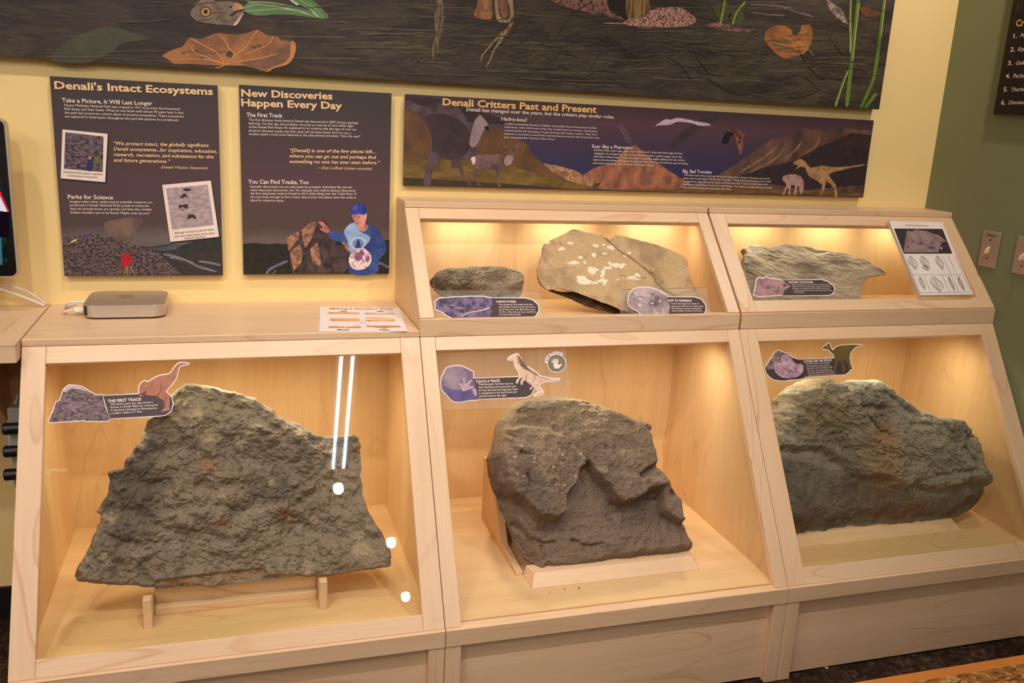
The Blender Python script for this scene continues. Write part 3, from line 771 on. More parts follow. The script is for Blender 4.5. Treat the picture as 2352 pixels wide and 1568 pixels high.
# --- the grey-green boulder in the right case
K3 = Crop(1760, 850, 1989/520)
o3 = [(75, 420), (130, 290), (150, 220), (200, 130), (260, 130), (300, 90), (380, 78), (460, 90), (540, 130), (605, 155), (660, 120), (740, 95), (830, 100), (890, 85), (950, 105),
      (1020, 160), (1090, 225), (1180, 300), (1280, 360), (1400, 425), (1500, 435), (1600, 445), (1680, 520), (1740, 545), (1800, 590), (1840, 680), (1855, 780), (1880, 850),
      (1865, 960), (1895, 1070), (1880, 1130), (1800, 1220), (1700, 1285), (1550, 1310), (1350, 1330), (1100, 1360), (800, 1395), (500, 1420), (300, 1440), (200, 1400),
      (120, 1250), (60, 1050), (30, 850), (30, 650), (50, 500)]
def rel3(P, to2, crop):
    Z0 = np.zeros(len(P)); wv = fbm(np.c_[P, Z0], 8, 3); Q = P + 0.006*np.stack([wv, fbm(np.c_[P, Z0] + 4, 8, 3)], 1)
    h = 0.020*fbm(rot2(Q, -38, 0.8, 1.2), 6, 5, 0.5) + 0.044*terrace(fbm(rot2(Q, -40, 0.8, 1.2) + 3, 8, 4, 0.5), 7, .5) + 0.012*terrace(fbm(rot2(Q, -30, 0.9, 1.15) + 5, 24, 4, 0.6), 6, .4) + 0.005*fbm(np.c_[Q, Z0] + 3, 60, 4, 0.65) + 0.002*fbm(np.c_[P, Z0] + 3, 190, 3, 0.6)
    wq = P + 0.010*np.stack([fbm(np.c_[P, Z0] + 1, 24, 3), fbm(np.c_[P, Z0] + 6, 24, 3)], 1)
    up = [to2(p) for p in [(-200, 690), (250, 735), (340, 705), (440, 725), (520, 790), (640, 870), (700, 940), (880, 965), (1000, 1010), (1110, 1050), (1200, 1000), (1330, 1060), (1500, 1040), (1700, 1000), (1800, 1030), (2200, 1000), (2200, -200), (-200, -200)]]
    smooth_low = 1 - sstep(sdist(wq, up), -0.01, 0.01)
    h = h*(1 - 0.45*smooth_low)
    h += 0.040*sstep(sdist(wq, up), -0.005, 0.022)
    ridge = [to2(p) for p in [(250, 200), (560, 400), (760, 600), (900, 800), (1080, 1000)]]
    h += 0.020*np.exp(-(ldist(wq, ridge)/0.05)**2)
    for ln, w, dp in [([(660, 340), (860, 350), (950, 330)], .008, .014), ([(740, 420), (900, 530), (980, 590)], .006, .012), ([(930, 210), (1060, 290), (1190, 410)], .007, .014),
                      ([(1600, 700), (1720, 830), (1700, 880)], .006, .014), ([(1120, 480), (1280, 500)], .006, .008), ([(1380, 920), (1560, 900), (1700, 880), (1800, 960)], .006, .014), ([(600, 160), (560, 200), (420, 230)], .008, .012), ([(1580, 580), (1730, 600)], .006, .010)]:
        h -= dp*np.exp(-(ldist(wq, [to2(p) for p in ln])/w)**2)
    low = [to2(p) for p in [(100, 1330), (600, 1260), (1000, 1190), (1500, 1180), (1900, 1080), (2100, 1400), (900, 1600), (0, 1600)]]
    h -= 0.040*sstep(sdist(wq, low), -0.01, 0.05)
    return h
def alb3(V, P, to2):
    a, b, c = C3m((146, 137, 122)), C3m((112, 104, 95)), C3m((168, 158, 141))
    n1 = fbm(V, 6, 4); n2 = fbm(V + 4, 18, 4); n3 = fbm(V + 8, 50, 3)
    k = mixc(np.tile(a, (len(V), 1)), b, sstep(n1 + 0.4*n2, 0.0, 0.5)); k = mixc(k, c, sstep(n2 + 0.4*n3, 0.2, 0.6)*0.8)
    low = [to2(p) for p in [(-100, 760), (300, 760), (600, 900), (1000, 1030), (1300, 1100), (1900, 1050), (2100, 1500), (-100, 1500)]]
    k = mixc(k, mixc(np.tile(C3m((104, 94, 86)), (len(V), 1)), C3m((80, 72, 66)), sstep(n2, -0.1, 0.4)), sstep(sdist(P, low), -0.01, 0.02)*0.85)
    for (x, y, r, cc, am) in [(880, 620, 150, (168, 124, 82), .8), (940, 820, 170, (160, 116, 74), .8), (520, 420, 160, (158, 132, 96), .6), (300, 480, 140, (150, 128, 94), .6), (900, 120, 120, (186, 174, 150), .8), (320, 160, 90, (166, 146, 100), .7),
                            (900, 1290, 320, (120, 84, 52), .7), (1250, 1230, 180, (128, 92, 52), .7), (300, 1330, 120, (116, 80, 56), .6), (1650, 1150, 200, (98, 84, 58), .6), (650, 1100, 200, (84, 78, 78), .5)]:
        q = P - to2((x, y)); kk = np.linalg.norm(to2((x + r, y)) - to2((x, y)))
        k = mixc(k, C3m(cc), np.exp(-(q**2).sum(1)/kk**2)*(0.7 + 0.6*n2 + 0.4*n3)*am)
    return k
TILT3 = tilt_plane(2030, 1215, 0, 24, y=-0.585)
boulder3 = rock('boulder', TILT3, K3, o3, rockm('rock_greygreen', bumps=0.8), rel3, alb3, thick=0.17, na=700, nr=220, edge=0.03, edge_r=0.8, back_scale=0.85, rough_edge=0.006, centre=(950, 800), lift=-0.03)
tag(boulder3, 'grey boulder with ochre stains on a low wooden block behind the right-hand glass', 'rock')

# --- small dark stone and pale slab in the open upper case
K4 = Crop(970, 510, 2352/670)
o4 = [(85, 450), (100, 420), (130, 395), (200, 380), (300, 372), (420, 362), (560, 366), (680, 370), (740, 385), (800, 405), (815, 440), (812, 540), (802, 580), (770, 605),
      (500, 622), (300, 606), (200, 580), (150, 560), (100, 525), (88, 490)]
def rel4(P, to2, crop):
    Z0 = np.zeros(len(P)); wv = fbm(np.c_[P, Z0], 20, 3); Q = P + 0.008*np.stack([wv, np.roll(wv, 5)], 1)
    h = 0.022*terrace(fbm(rot2(Q, 6, 0.7, 1.4), 20, 4, 0.5), 5, .5) + 0.005*fbm(np.c_[Q, Z0] + 3, 60, 4)
    front = [to2(p) for p in [(-50, 470), (150, 470), (250, 520), (400, 500), (600, 530), (740, 510), (900, 470), (900, 700), (-50, 700)]]
    h -= 0.030*sstep(sdist(Q, front), -0.004, 0.022)
    return h
def alb4(V, P, to2):
    n1 = fbm(V, 20, 4); n2 = fbm(V + 4, 60, 3)
    k = mixc(np.tile(C3m((138, 123, 102)), (len(V), 1)), C3m((104, 91, 76)), sstep(n1, -0.1, 0.4))
    return mixc(k, C3m((144, 126, 98)), sstep(n2 + n1, 0.3, 0.8)*0.7)
stone4 = rock('fossil_stone', tilt_plane(1095, 680, 0, 38, y=-0.215), K4, o4, rockm('rock_dark', bumps=0.8), rel4, alb4, thick=0.06, na=420, nr=110, edge=0.008, back_scale=0.95, rough_edge=0.002, centre=(450, 490), lift=-0.006)
tag(stone4, 'small dark layered stone on pegs in the open upper case', 'rock')
o5 = [(930, 385), (960, 320), (985, 250), (985, 170), (1050, 135), (1130, 90), (1180, 60), (1220, 50), (1300, 70), (1370, 85), (1450, 100), (1510, 138), (1560, 97), (1640, 110), (1760, 145),
      (1850, 165), (1950, 195), (2050, 240), (2130, 285), (2150, 330), (2143, 350), (2112, 345), (2140, 380), (2160, 440), (2190, 510), (2230, 560), (2245, 600), (2235, 660), (2180, 720),
      (2050, 752), (1900, 762), (1750, 745), (1600, 700), (1400, 622), (1250, 566), (1120, 527), (1010, 545), (960, 490), (930, 440)]
CR5 = [(1455, 100), (1500, 150), (1600, 240), (1700, 300), (1800, 375), (1860, 420), (1890, 480), (1950, 540), (2040, 590)]
CR5b = [(2040, 590), (2120, 570), (2210, 540)]
def rel5(P, to2, crop):
    Z0 = np.zeros(len(P)); h = 0.004*fbm(np.c_[P, Z0], 9, 4) + 0.0012*fbm(np.c_[P, Z0] + 2, 50, 4)
    wq = P + 0.003*np.stack([fbm(np.c_[P, Z0] + 1, 60, 3), fbm(np.c_[P, Z0] + 6, 60, 3)], 1)
    for ln, w, dp in [(CR5, .0022, .008), (CR5b, .003, .006), ([(1600, 430), (1690, 470), (1800, 445)], .002, .004), ([(1280, 250), (1330, 300)], .0016, .003), ([(1330, 440), (1400, 480)], .0016, .003), ([(1850, 380), (1900, 430), (1930, 470)], .006, -.006), ([(1070, 130), (1110, 240)], .01, .005)]:
        h -= dp*np.exp(-(ldist(wq, [to2(p) for p in ln])/w)**2)
    right = [to2(p) for p in CR5] + [to2(p) for p in [(2400, 700), (2400, 0), (1500, 0)]]
    h -= 0.003*sstep(sdist(wq, right), -0.001, 0.002)
    return h
def alb5(V, P, to2):
    n1 = fbm(V, 9, 4); n2 = fbm(V + 4, 40, 4); n3 = fbm(V + 9, 90, 3)
    k = mixc(np.tile(C3m((190, 160, 118)), (len(V), 1)), C3m((156, 130, 98)), sstep(n1 + 0.4*n2, 0, 0.6))
    k = mixc(k, C3m((150, 132, 100)), sstep(-n1 + 0.3*n2, 0.1, 0.6)*0.6)
    pat = np.full(len(V), -1.0)
    for (x, y, rx, ry) in [(1240, 325, 70, 24), (1275, 285, 22, 14), (1385, 390, 70, 40), (1330, 480, 70, 26), (1290, 450, 40, 22), (1465, 480, 45, 32), (1450, 410, 30, 40), (1575, 350, 70, 24), (1500, 370, 40, 16), (1515, 205, 34, 18), (1190, 170, 26, 11),
                           (1690, 450, 60, 20), (1735, 430, 30, 16), (1120, 215, 40, 16), (1390, 188, 26, 12), (1460, 185, 14, 8), (1385, 265, 14, 12), (1470, 255, 20, 8), (1010, 165, 26, 12), (1670, 245, 16, 10), (1570, 465, 24, 6), (1635, 275, 14, 8), (1510, 330, 24, 16)]:
        c0 = to2((x, y)); kx = np.linalg.norm(to2((x + rx, y)) - c0); ky = np.linalg.norm(to2((x, y + ry)) - c0)
        q = P - c0; pat = np.maximum(pat, 1.25 - np.sqrt((q[:, 0]/kx)**2 + (q[:, 1]/ky)**2))
    k = mixc(k, C3m((236, 218, 190)), sstep(pat + 0.9*n2 + 0.6*n3, 0.30, 0.52))
    cr = np.exp(-(ldist(P, [to2(p) for p in CR5])/0.006)**2); k = mixc(k, C3m((140, 108, 80)), cr*0.6)
    q = P - to2((1110, 170)); k = mixc(k, C3m((120, 106, 78)), np.exp(-(q**2).sum(1)/0.0006)*sstep(n3 + n2, -0.1, 0.5)*0.8)
    q = P - to2((1890, 400)); k = mixc(k, C3m((126, 100, 70)), np.exp(-(q**2).sum(1)/0.0006)*(0.6 + n3)*0.7)
    return k
TILT5 = tilt_plane(1490, 718, 0, 40, y=-0.315)
slab5 = rock('fossil_slab', TILT5, K4, o5, rockm('rock_pale', 0.8, 0.35), rel5, alb5, thick=0.022, na=620, nr=180, edge=0.005, back_scale=0.99, rough_edge=0.0025, centre=(1560, 400))
tag(slab5, 'broad pale tan slab with white patches and a long crack', 'rock')
under = rock('under_layer', TILT5.lifted(-0.030), K4, [(1005, 540), (1120, 560), (1300, 560), (1700, 600), (1950, 650), (1900, 765), (1750, 768), (1600, 742), (1480, 716), (1330, 676), (1230, 630), (1120, 582)],
             rockm('rock_underside', 0.9, 0.6), lambda P, t2, c: 0.004*fbm(np.c_[P, np.zeros(len(P))], 40, 4, 0.6, ridged=True), lambda V, P, t2: mixc(np.tile(C3m((70, 50, 34)), (len(V), 1)), C3m((104, 76, 50)), sstep(fbm(V, 40, 3), 0, 0.5)),
             thick=0.010, na=240, nr=40, edge=0.006, centre=(1550, 650), parent=slab5)
under['label'] = 'dark layered underside of the slab'
# --- grey slab in the glazed upper case
K5 = Crop(1690, 540, 2352/370)
o6 = [(115, 190), (180, 130), (300, 130), (400, 165), (480, 170), (600, 140), (730, 105), (800, 130), (950, 150), (1100, 160), (1200, 190), (1320, 215), (1430, 240), (1600, 260), (1700, 295), (1750, 345),
      (1850, 340), (1950, 365), (2030, 430), (2130, 480), (2215, 545), (2200, 570), (2080, 590), (1960, 600), (1890, 660), (1840, 760), (1850, 850), (1840, 930), (1500, 975), (800, 985), (250, 960), (150, 800), (110, 600), (110, 430), (155, 300), (160, 260)]
def rel6(P, to2, crop):
    Z0 = np.zeros(len(P)); wv = fbm(np.c_[P, Z0], 14, 3); Q = P + 0.006*np.stack([wv, np.roll(wv, 5)], 1)
    h = 0.005*fbm(rot2(Q, -12, 0.6, 1.4), 10, 4, 0.5) + 0.006*terrace(fbm(rot2(Q, -14, 0.5, 1.6) + 3, 18, 4, 0.5), 6, .5) + 0.0022*fbm(rot2(Q, -14, 0.6, 1.5) + 3, 80, 4)
    for ln, w, dp in [([(150, 540), (260, 600), (350, 660)], .003, .008), ([(480, 300), (640, 340)], .002, .004), ([(1000, 170), (1180, 240), (1300, 250)], .004, .006), ([(100, 420), (160, 460)], .003, .006)]:
        h -= dp*np.exp(-(ldist(Q, [to2(p) for p in ln])/w)**2)
    return h
def alb6(V, P, to2):
    n1 = fbm(V, 8, 4); n2 = fbm(rot2(P, -14, 0.4, 1.6) + 4, 40, 4)
    k = mixc(np.tile(C3m((166, 150, 134)), (len(V), 1)), C3m((130, 116, 104)), sstep(n1 + 0.5*n2, 0, 0.6))
    return mixc(k, C3m((172, 156, 128)), sstep(n2 - 0.4*n1, 0.25, 0.7)*0.7)
slab6 = rock('fossil_slab', tilt_plane(1850, 690, 0, 30, y=-0.20), K5, o6, rockm('rock_grey_flat', 0.85, 0.5), rel6, alb6, thick=0.035, na=520, nr=140, edge=0.008, back_scale=0.97, rough_edge=0.003, centre=(950, 540))
tag(slab6, 'flat grey slab with a pointed right end behind the upper glass', 'rock')

# ------------------------------------------------------------------ wooden rests and small supports
t = thing('rock_stand', 'low wooden stand with two posts under the big grey slab', 'stand', (0.46, -0.6, ZFL))
yp = -0.622
for xa_ in (0.252, 0.648):
    prism('post', [(xa_, yp, ZFL), (xa_, yp + 0.10, ZFL), (xa_, yp + 0.10, ZFL + 0.03), (xa_, yp + 0.022, ZFL + 0.074), (xa_, yp, ZFL + 0.074)], (0.019, 0, 0), WZ, t, bev=0.001)
box('crossbar', 0.272, 0.647, yp + 0.055, yp + 0.075, ZFL, ZFL + 0.020, WX, t)
box('rest_bar', 0.272, 0.647, yp + 0.075, yp + 0.095, ZFL, ZFL + 0.060, WX, t)
def wedge(name, x0_, x1_, y0_, y1_, h, slope, mat, label, cat, par=None):
    bm = bmesh.new(); z0_ = ZFL
    hexa(bm, [(x0_, y0_, z0_), (x1_, y0_, z0_), (x1_, y1_, z0_), (x0_, y1_, z0_), (x0_ + slope, y0_ + 0.028, z0_ + h), (x1_ - slope, y0_ + 0.028, z0_ + h), (x1_ - slope*0.3, y1_, z0_ + h), (x0_ + slope*0.3, y1_, z0_ + h)])
    bmesh.ops.bevel(bm, geom=bm.edges[:], offset=0.0015, segments=1, affect='EDGES', profile=0.5)
    return tag(from_bm(name, bm, mat), label, cat)
wedge('wooden_cleat', 1.187, 1.676, -0.637, -0.565, 0.030, 0.016, WX, 'pale wooden strip with sloped ends at the foot of the brown boulder', 'wood block')
wedge('wooden_cleat', 2.02, 2.62, -0.578, -0.50, 0.030, 0.02, WX, 'pale wooden strip with sloped ends below the ochre-stained grey boulder', 'wood block')
t = thing('back_rest', 'sloped wooden support standing behind the brown boulder', 'stand', (1.4, -0.3, ZFL))
prism('side_cheek', [(1.166, -0.21, ZFL), (1.166, -0.562, ZFL), (1.166, -0.562, ZFL + 0.010), (1.166, -0.42, ZFL + 0.02), (1.166, -0.29, ZFL + 0.20), (1.166, -0.21, ZFL + 0.20)], (0.019, 0, 0), PYg, t, bev=0.001)
prism('side_cheek', [(1.56, -0.21, ZFL), (1.56, -0.562, ZFL), (1.56, -0.562, ZFL + 0.010), (1.56, -0.42, ZFL + 0.02), (1.56, -0.29, ZFL + 0.20), (1.56, -0.21, ZFL + 0.20)], (0.019, 0, 0), PYg, t, bev=0.001)
box('back_board', 1.186, 1.559, -0.228, -0.21, ZFL, ZFL + 0.20, PXg, t)
t = thing('peg_rest', 'small wooden pegs holding up the small dark stone', 'stand', (1.1, -0.2, ZT + 0.010))
for x in (1.052, 1.19):
    prism('peg', [(x, -0.232, ZT + 0.0102), (x, -0.17, ZT + 0.0102), (x, -0.17, ZT + 0.022), (x, -0.205, ZT + 0.026), (x, -0.212, ZT + 0.050), (x, -0.224, ZT + 0.053), (x, -0.232, ZT + 0.046)], (0.018, 0, 0), WZ, t, bev=0.002)
ACR = glassm('clear_acrylic', (0.985, 0.985, 0.98), 1.45, 0.02)
ACRE = plain('acrylic_edge', (238, 226, 200), 0.2)
ACRH = glassm('hazy_acrylic', (0.98, 0.975, 0.96), 1.45, 0.045)  # pale veil mixed into the clear sheet, stands in for reflected light
t = thing('clear_block', 'small clear acrylic block propping up the pale slab', 'stand', (1.5, -0.29, ZT + 0.010))
bp = Plane((0, 0, 1), (0, 0, ZT + 0.010)).hit(1386, 719)
box('block', bp[0] - .010, bp[0] + .010, bp[1], bp[1] + .02, ZT + 0.0102, ZT + 0.026, ACR, t, bev=0.001)
for k, (x, y, r) in enumerate([(1297, 1353, .0022), (1330, 1351, .0028), (1262, 1361, .0014)]):
    p = Plane((0, 0, 1), (0, 0, ZFL)).hit(x, y)
    o = revolve('rock_crumb', [(r*0.6, 0.0), (r, r*0.5), (r*0.5, r*1.2)], tuple(p), (0, 0, 1), plain('crumb_red', (128, 62, 40), 0.9), seg=7)
    tag(o, ['reddish crumb on the case floor, left of the larger one', 'largest reddish crumb on the open case floor', 'tiniest reddish crumb on the open case floor'][k], 'crumb', 'crumbs on the open case floor')

# ------------------------------------------------------------------ wall panels (flat prints)
def panel(name, label, cat, corners, plane, mat, thick=0.012):
    """a rigid printed board standing off the wall on hidden spacers; corners in photo pixels TL TR BR BL"""
    q = [plane.hit(*c) for c in corners]; ctr = sum(q)/4
    t_ = thing(name, label, cat, tuple(ctr))
    prism('board', q, tuple(-plane.n*thick), mat, t_)
    return t_
CREAM = printm((238, 200, 150), (234, 194, 142)); WHITE_T = printm((232, 214, 204), (226, 206, 196))
PWALL = Plane((0, -1, 0), (0, -0.022, 0))
def rectpx(pl, x0_, x1_, z0_, z1_, y_):
    """pixel corners of a true rectangle on the wall (keeps the board square in the room)"""
    def pj(X):
        v = np.array(X) - CAM; return (W/2 + FPX*(v @ CR)/(v @ CF), H/2 - FPX*(v @ CU)/(v @ CF))
    return [pj((x0_, y_, z1_)), pj((x1_, y_, z1_)), pj((x1_, y_, z0_)), pj((x0_, y_, z0_))]
BG1 = gradm('print_poster_sky_a', [(0.0, (78, 66, 62)), (0.20, (104, 92, 92)), (0.27, (78, 62, 62)), (0.5, (80, 58, 62)), (0.75, (72, 56, 58)), (1.0, (62, 52, 54))], 0.254)
BG2 = gradm('print_poster_sky_b', [(0.0, (60, 50, 46)), (0.17, (104, 92, 92)), (0.26, (80, 62, 58)), (0.5, (84, 60, 64)), (0.75, (70, 55, 56)), (1.0, (58, 50, 52))], 0.254)
yP = -0.022
# --- poster 1
P1 = panel('exhibit_poster', "tall dark poster headed Denali's Intact Ecosystems", 'poster', rectpx(None, 0.0418, 0.4423, 1.0024, 1.5110, yP), PWALL, BG1)
c1 = Crop(120, 180, 1334/400)
S(P1, PWALL, c1, [(400, 1110), (520, 1075), (640, 1060), (700, 1090), (650, 1150), (620, 1230), (540, 1265), (440, 1230)], printm((122, 98, 84), (92, 74, 70), 20), .0004, 'printed_cloud', 4)
S(P1, PWALL, c1, [(640, 1282), (760, 1290), (850, 1275), (920, 1265), (990, 1280), (1070, 1250), (1180, 1225), (1292, 1200), (1300, 1340), (840, 1345)], printm((52, 52, 50), (40, 42, 38), 60), .0005, 'printed_mountains')
S(P1, PWALL, c1, [(700, 1300), (820, 1296), (930, 1268), (985, 1282), (940, 1312), (820, 1322)], printm((84, 84, 104), (70, 68, 84), 60), .0006, 'printed_far_peaks')
S(P1, PWALL, c1, [(820, 1335), (1300, 1330), (1303, 1503), (900, 1506)], printm((62, 54, 52), (46, 42, 40), 50, (1, 1, 4)), .0007, 'printed_valley')
strokes(P1, PWALL, c1, [[(850, 1345), (940, 1362), (1040, 1400), (1120, 1440), (1260, 1480)], [(900, 1370), (1000, 1385), (1090, 1420)], [(1120, 1400), (1200, 1410), (1290, 1430)]], 5, printm((124, 122, 140), (104, 100, 112), 60), .0008, 'printed_river')
S(P1, PWALL, c1, [(78, 1230), (120, 1212), (200, 1200), (300, 1190), (420, 1205), (520, 1232), (640, 1280), (760, 1312), (830, 1352), (905, 1425), (990, 1503), (92, 1506)], printm((112, 92, 92), (46, 36, 38), 130, (1, 1, 1.6), 5, lo=.42, hi=.58), .0009, 'printed_hill')
S(P1, PWALL, c1, [(140, 1250), (165, 1236), (190, 1230), (186, 1244), (146, 1258)], printm((214, 196, 120)), .0012, 'printed_tent')
S(P1, PWALL, c1, [(250, 1212), (300, 1204), (302, 1217), (254, 1220)], printm((84, 84, 150)), .0012, 'printed_tarp')
S(P1, PWALL, c1, [(535, 1362), (570, 1340), (600, 1352), (610, 1400), (592, 1422), (552, 1445), (530, 1425)], printm((206, 34, 40), (160, 20, 32), 40), .0013, 'printed_red_cover', 4)
strokes(P1, PWALL, c1, [[(568, 1440), (552, 1508)], [(577, 1440), (574, 1508)], [(598, 1438), (632, 1508)]], 2.2, printm((222, 176, 72)), .0012, 'printed_tripod', 0)
WPAP = printm((236, 218, 206), (228, 208, 198), 20)
def polaroid(outer, inner, mat, nm):
    S(P1, PWALL, c1, [(x + 8, y + 9) for x, y in outer], printm((40, 32, 34)), .0014, 'printed_drop_shadow')
    S(P1, PWALL, c1, outer, WPAP, .0017, 'printed_photo_card'); S(P1, PWALL, c1, inner, mat, .0020, nm)
polaroid([(78, 390), (425, 425), (405, 795), (65, 765)], [(100, 412), (393, 445), (387, 718), (90, 690)], printm((120, 100, 112), (48, 36, 44), 90, (1, 1, 2), 5, lo=.4, hi=.6), 'printed_cliff_photo')
polaroid([(842, 815), (1215, 782), (1278, 1213), (905, 1252)], [(872, 842), (1190, 813), (1237, 1122), (918, 1158)], printm((184, 164, 168), (146, 128, 134), 60, (1, 1, 2)), 'printed_mud_photo')
S(P1, PWALL, c1, [(270, 640), (290, 622), (312, 635), (308, 705), (262, 700)], printm((44, 50, 84)), .0023, 'printed_figure', 3)
blobs(P1, PWALL, c1, [(288, 608, 13, 14)], printm((190, 128, 110)), .0024, 'printed_head')
blobs(P1, PWALL, c1, [(330, 640, 20, 28), (350, 600, 14, 16), (370, 650, 14, 22), (340, 680, 18, 14)], printm((112, 112, 66), (70, 70, 44), 120), .0022, 'printed_leaves', .4)
DKP = printm((46, 36, 40), (70, 56, 60), 120)
blobs(P1, PWALL, c1, [(1030, 853, 32, 14), (1016, 905, 30, 19), (1005, 985, 38, 20), (1066, 1062, 40, 24)], DKP, .0023, 'printed_paw_prints', .3)
blobs(P1, PWALL, c1, [(1070, 1100, 30, 32), (1000, 995, 20, 8), (1020, 915, 16, 7)], printm((172, 152, 156)), .0026, 'printed_paw_centres', .15)
T(P1, PWALL, c1, [("Denali's Intact Ecosystems", (18, 78), (1232, 126))], 60, CREAM, .0015, 'heading', .028)
T(P1, PWALL, c1, [('Take a Picture, it Will Last Longer', (75, 181), (768, 206))], 33, WHITE_T, .0015, 'subheading', .020)
T(P1, PWALL, c1, [('Parks for Science', (120, 921), (467, 926))], 33, WHITE_T, .0015, 'subheading', .020)
T(P1, PWALL, c1, [('Mount McKinley National Park was created in 1917 to protect the threatened', (93, 213), (977, 243)), ('Dall sheep and their home. What no one knew until almost 90 years later is that', (93, 241), (1005, 272)),
                  ('the park also preserves a photo album of previous ecosystems. These ecosystems', (95, 270), (1008, 300)), ('are captured in fossil layers throughout the park like pictures in a scrapbook.', (97, 299), (970, 328))], 20, WHITE_T, .0015, 'paragraph', .004)
T(P1, PWALL, c1, [('Imagine what other undiscovered scientific treasures are', (135, 951), (768, 957)), ('protected in Denali. National Parks preserve resources', (135, 978), (741, 983)),
                  ('that we already know are special, and they also contain', (138, 1006), (762, 1011)), ('hidden wonders yet to be found. Maybe even by you?', (140, 1034), (745, 1041))], 19, WHITE_T, .0015, 'paragraph', .006)
T(P1, PWALL, c1, [('\u201cWe protect intact, the globally significant', (470, 509), (1200, 525)), ('Denali ecosystems...for inspiration, education,', (470, 551), (1262, 571)),
                  ('research, recreation, and subsistence for this', (470, 594), (1238, 613)), ('and future generations.\u201d', (472, 637), (905, 648))], 28, CREAM, .0015, 'quotation', .016, .22)
T(P1, PWALL, c1, [('-Denali Mission Statement', (828, 689), (1193, 696))], 22, CREAM, .0015, 'attribution', .004, .22)
INK = printm((70, 56, 52))
T(P1, PWALL, c1, [('Fossilized tracks capture snapshots', (84, 722), (388, 742)), ('of prehistoric ecosystems', (120, 750), (350, 764))], 17, INK, .0023, 'handwriting', .0, .3)
T(P1, PWALL, c1, [('Although we may not see the bears', (935, 1192), (1238, 1162)),
                  ('who make these tracks, we do know', (938, 1218), (1245, 1190)), ('where he was from.', (1015, 1232), (1175, 1218))], 17, INK, .0023, 'handwriting', .0, .3)
# --- poster 2
P2 = panel('exhibit_poster', 'tall dark poster headed New Discoveries Happen Every Day', 'poster', rectpx(None, 0.4964, 0.9040, 1.0046, 1.5160, yP), PWALL, BG2)
c2 = Crop(540, 190, 1289/370)
S(P2, PWALL, c2, [(64, 1288), (150, 1280), (260, 1292), (340, 1285), (430, 1292), (700, 1290), (1235, 1255), (1232, 1524), (70, 1532)], printm((44, 40, 32), (28, 27, 24), 60, (1, 1, 1)), .0005, 'printed_forest')
strokes(P2, PWALL, c2, [[(420, 1425), (350, 1455), (280, 1490), (250, 1528)], [(330, 1500), (300, 1528)]], 6, printm((104, 108, 134), (84, 84, 104), 60), .0008, 'printed_river')
strokes(P2, PWALL, c2, [[(1130, 1440), (1180, 1450), (1232, 1480)]], 6, printm((104, 108, 134), (84, 84, 104), 60), .0008, 'printed_river')
S(P2, PWALL, c2, [(415, 1240), (470, 1205), (530, 1185), (560, 1150), (600, 1120), (660, 1105), (700, 1098), (745, 1130), (755, 1180), (800, 1250), (880, 1300), (912, 1400), (905, 1480), (860, 1526), (462, 1529), (445, 1450), (430, 1350)], printm((84, 66, 66), (38, 30, 32), 50, (1, 1, 1)), .0010, 'printed_rock')
ORR = printm((176, 128, 98), (112, 78, 62), 70, lo=.4, hi=.6)
S(P2, PWALL, c2, [(415, 1240), (470, 1205), (515, 1190), (505, 1250), (440, 1330), (425, 1340)], ORR, .0013, 'printed_rock_light')
S(P2, PWALL, c2, [(530, 1180), (600, 1122), (655, 1108), (630, 1200), (600, 1270), (560, 1320), (545, 1260)], ORR, .0013, 'printed_rock_light')
S(P2, PWALL, c2, [(440, 1350), (520, 1290), (540, 1360), (530, 1440), (470, 1500), (450, 1440)], ORR, .0013, 'printed_rock_light')
S(P2, PWALL, c2, [(600, 1330), (655, 1280), (680, 1380), (690, 1470), (620, 1440)], ORR, .0013, 'printed_rock_light')
S(P2, PWALL, c2, [(850, 1275), (905, 1275), (930, 1330), (920, 1380), (890, 1330)], ORR, .0012, 'printed_rock_light')
BLUE = printm((62, 88, 150), (38, 56, 112), 24)
S(P2, PWALL, c2, [(745, 1178), (800, 1190), (870, 1197), (900, 1142), (960, 1115), (990, 1170), (1030, 1185), (1070, 1135), (1130, 1165), (1180, 1230), (1212, 1340), (1150, 1420), (1130, 1526), (920, 1526), (915, 1380), (905, 1290), (830, 1270), (755, 1240)], BLUE, .0015, 'printed_shirt', 3)
S(P2, PWALL, c2, [(870, 1197), (905, 1140), (960, 1120), (1000, 1190), (1085, 1240), (1010, 1330), (925, 1360), (900, 1262)], printm((158, 184, 214), (120, 150, 196), 30), .0018, 'printed_shirt_light', 3)
blobs(P2, PWALL, c2, [(985, 1285, 58, 52)], printm((196, 206, 214)), .0020, 'printed_emblem', .04, 24)
blobs(P2, PWALL, c2, [(985, 1287, 48, 43)], printm((112, 140, 188)), .0021, 'printed_emblem_inner', .04, 24)
S(P2, PWALL, c2, [(960, 1320), (975, 1265), (985, 1245), (1000, 1280), (1010, 1320)], printm((46, 58, 100)), .0022, 'printed_emblem_mark')
SKIN = printm((206, 134, 122), (160, 92, 84), 40)
S(P2, PWALL, c2, [(975, 1125), (1040, 1125), (1066, 1158), (1025, 1192), (985, 1165)], SKIN, .0019, 'printed_neck', 3)
S(P2, PWALL, c2, [(934, 1045), (1040, 1040), (1055, 1060), (1046, 1100), (1030, 1145), (1000, 1165), (968, 1128), (945, 1092)], printm((222, 156, 140), (168, 98, 92), 30), .0022, 'printed_face', 3)
blobs(P2, PWALL, c2, [(958, 1076, 7, 3), (995, 1074, 9, 4), (978, 1126, 13, 3)], printm((128, 70, 66)), .0024, 'printed_face_marks', .2)
S(P2, PWALL, c2, [(928, 1052), (930, 1005), (955, 974), (1000, 964), (1036, 982), (1049, 1015), (1047, 1042), (1030, 1056), (985, 1050)], printm((40, 74, 176), (28, 50, 132), 30), .0025, 'printed_cap', 4)
